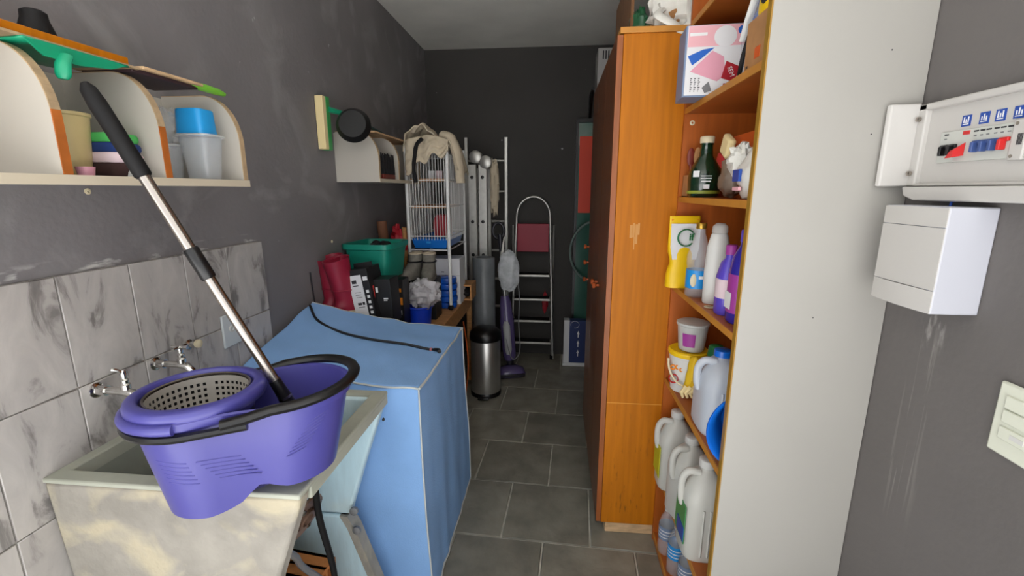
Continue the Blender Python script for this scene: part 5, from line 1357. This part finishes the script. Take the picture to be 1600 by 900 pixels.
# hinged door flap on the far side and lip below
MB().prism([(XF+0.004, 1.088), (XF-0.052, 1.094), (XF-0.056, 1.104), (XF+0.004, 1.096)], 1.508, 1.678).build('door_flap', m_white2, bp, w=True, bevel=0.003)
for z in (1.535, 1.645):
    MB().lathe([(0.005, 0), (0.005, 0.006), (0.002, 0.008)], 12, mtx=T(XF-0.002, 1.080, z) @ Ry(-pi/2)).build('hinge_pin', m_steel, bp, w=True)
lipm = MB()
lipm.loft([[(XR-0.001, y, z) for y, z in ((ymn, 1.482), (1.05, 1.482), (1.072, 1.49), (1.078, 1.507), (ymn, 1.507))], [(XR-0.040, y, z) for y, z in ((ymn, 1.479), (1.04, 1.479), (1.068, 1.488), (1.076, 1.507), (ymn, 1.507))]])
lipm.build('lower_lip', m_white2, bp, w=True, bevel=0.003)
pl2 = MB().box((XR-0.016, 0.82, 1.553), (XR-0.011, 1.028, 1.612)).build('breaker_plate', M('breaker_grey', (196, 198, 192), 0.45), bp, w=True, bevel=0.001)
def toggle(y, m_, z=1.576):
    t = MB(); t.box((XR-0.021, y-0.0087, z+0.004), (XR-0.015, y+0.0087, z+0.011)); t.box((XR-0.028, y-0.0032, z-0.010), (XR-0.016, y+0.0032, z+0.008))
    t.build('toggle', m_, bp, w=True, bevel=0.0015)
for y in (1.011, 0.993): toggle(y, m_black)
MB().loft([[(XR-0.017, y, z) for y, z in ((0.988, 1.562), (0.966, 1.564), (0.966, 1.588), (0.972, 1.586))], [(XR-0.034, y, z) for y, z in ((0.986, 1.560), (0.969, 1.561), (0.969, 1.574), (0.976, 1.573))]]).build('toggle', m_toggle_red, bp, w=True)
for y in (0.941, 0.9235, 0.906): toggle(y, m_toggle_blue, 1.578)
toggle(0.8885, m_toggle_red, 1.578)
MB().box((XR-0.0172, 0.962, 1.602), (XR-0.016, 0.976, 1.609)).build('red_mark', m_toggle_red, bp, w=True)
for k, y in enumerate((1.015, 0.95, 0.937, 0.925, 0.91, 0.898, 0.885)):
    MB().box((XR-0.0170, y-0.006, 1.605), (XR-0.016, y+0.003, 1.6075)).build('print_mark', m_print, bp, w=True)
    MB().box((XR-0.0170, y-0.003, 1.597), (XR-0.016, y+0.002, 1.599)).build('print_mark', m_grey, bp, w=True)
sc2 = MB().box((XR-0.019, 0.852, 1.549), (XR-0.0115, 0.877, 1.616)).build('plate_end', m_white2, bp, w=True, bevel=0.002)
for z in (1.556, 1.609):
    MB().lathe([(0.003, 0), (0.003, 0.001)], 10, mtx=T(XR-0.019, 0.870, z) @ Ry(-pi/2)).build('screw', m_steel, bp, w=True)
for k in range(5):
    MB().box((XR-0.0196, 0.856+0.002*k, 1.574), (XR-0.019, 0.857+0.002*k, 1.592)).build('barcode_line', m_print, bp, w=True)
for k, y in enumerate((0.979, 0.942, 0.911, 0.878, 0.856)):
    s_ = MB().box((XR-0.0132, y-0.0095, 1.618), (XR-0.0122, y+0.0095, 1.638)).build('blue_tag', m_navy, bp, w=True)
    for j in range(3):
        MB().box((XR-0.0138, y-0.0055+0.0045*j, 1.624), (XR-0.0132, y-0.0035+0.0045*j, 1.635 - 0.004*((j+k) % 2))).build('tag_print', m_wprint, s_, w=True)
    MB().box((XR-0.0138, y-0.006, 1.621), (XR-0.0132, y+0.006, 1.6225)).build('tag_print', m_wprint, s_, w=True)

mb = thing('junction_box', 'white plastic junction box with three-part cover below the breaker panel', 'junction box', (XR, 0.965, 1.37))
my0, my1, mz0, mz1, mx = 0.885, 1.045, 1.273, 1.470, 0.692
MB().box((mx+0.004, my0, mz0), (XR-0.0005, my1, mz1)).build('casing', M('bright_white_plastic', (192, 193, 202), 0.4), mb, w=True, bevel=0.003)
def curved(z0, z1, dx, nm):
    n = 10; pts = []
    for i in range(n+1):
        t = i/n; pts.append((mx + 0.003 - dx*sin(pi*t), my0 + 0.001 + (my1-my0-0.002)*t))
    MB().prism([(mx+0.006, my0+0.001)] + [(a, b_) for a, b_ in pts] + [(mx+0.006, my1-0.001)], z0, z1).build(nm, m_white2, mb, w=True)
curved(1.434, mz1-0.001, 0.004, 'cover_top'); curved(1.318, 1.4325, 0.003, 'cover_door'); curved(mz0+0.001, 1.3165, 0.006, 'cover_bottom')
one('blue_wire', MB().tube([(XR-0.03, 0.955, 1.468), (XR-0.028, 0.957, 1.478), (XR-0.02, 0.955, 1.482)], 0.0025, 6), m_navy, 'short blue wire between breaker panel and junction box', 'wire')

sw = thing('light_switch', 'ivory wall switch plate with two rockers at the right edge', 'switch', (XR, 0.765, 1.115))
MB().box((XR-0.009, 0.69, 1.052), (XR-0.0005, 0.808, 1.180)).build('plate', m_ivory, sw, w=True, bevel=0.004)
for k, (z0, z1) in enumerate(((1.137, 1.160), (1.112, 1.135), (1.082, 1.105))):
    MB().box((XR-0.013, 0.715, z0), (XR-0.0085, 0.790, z1)).build('rocker', m_ivory, sw, w=True, bevel=0.002)
MB().box((XR-0.0138, 0.745, 1.090), (XR-0.013, 0.768, 1.098)).build('indicator', m_white, sw, w=True)
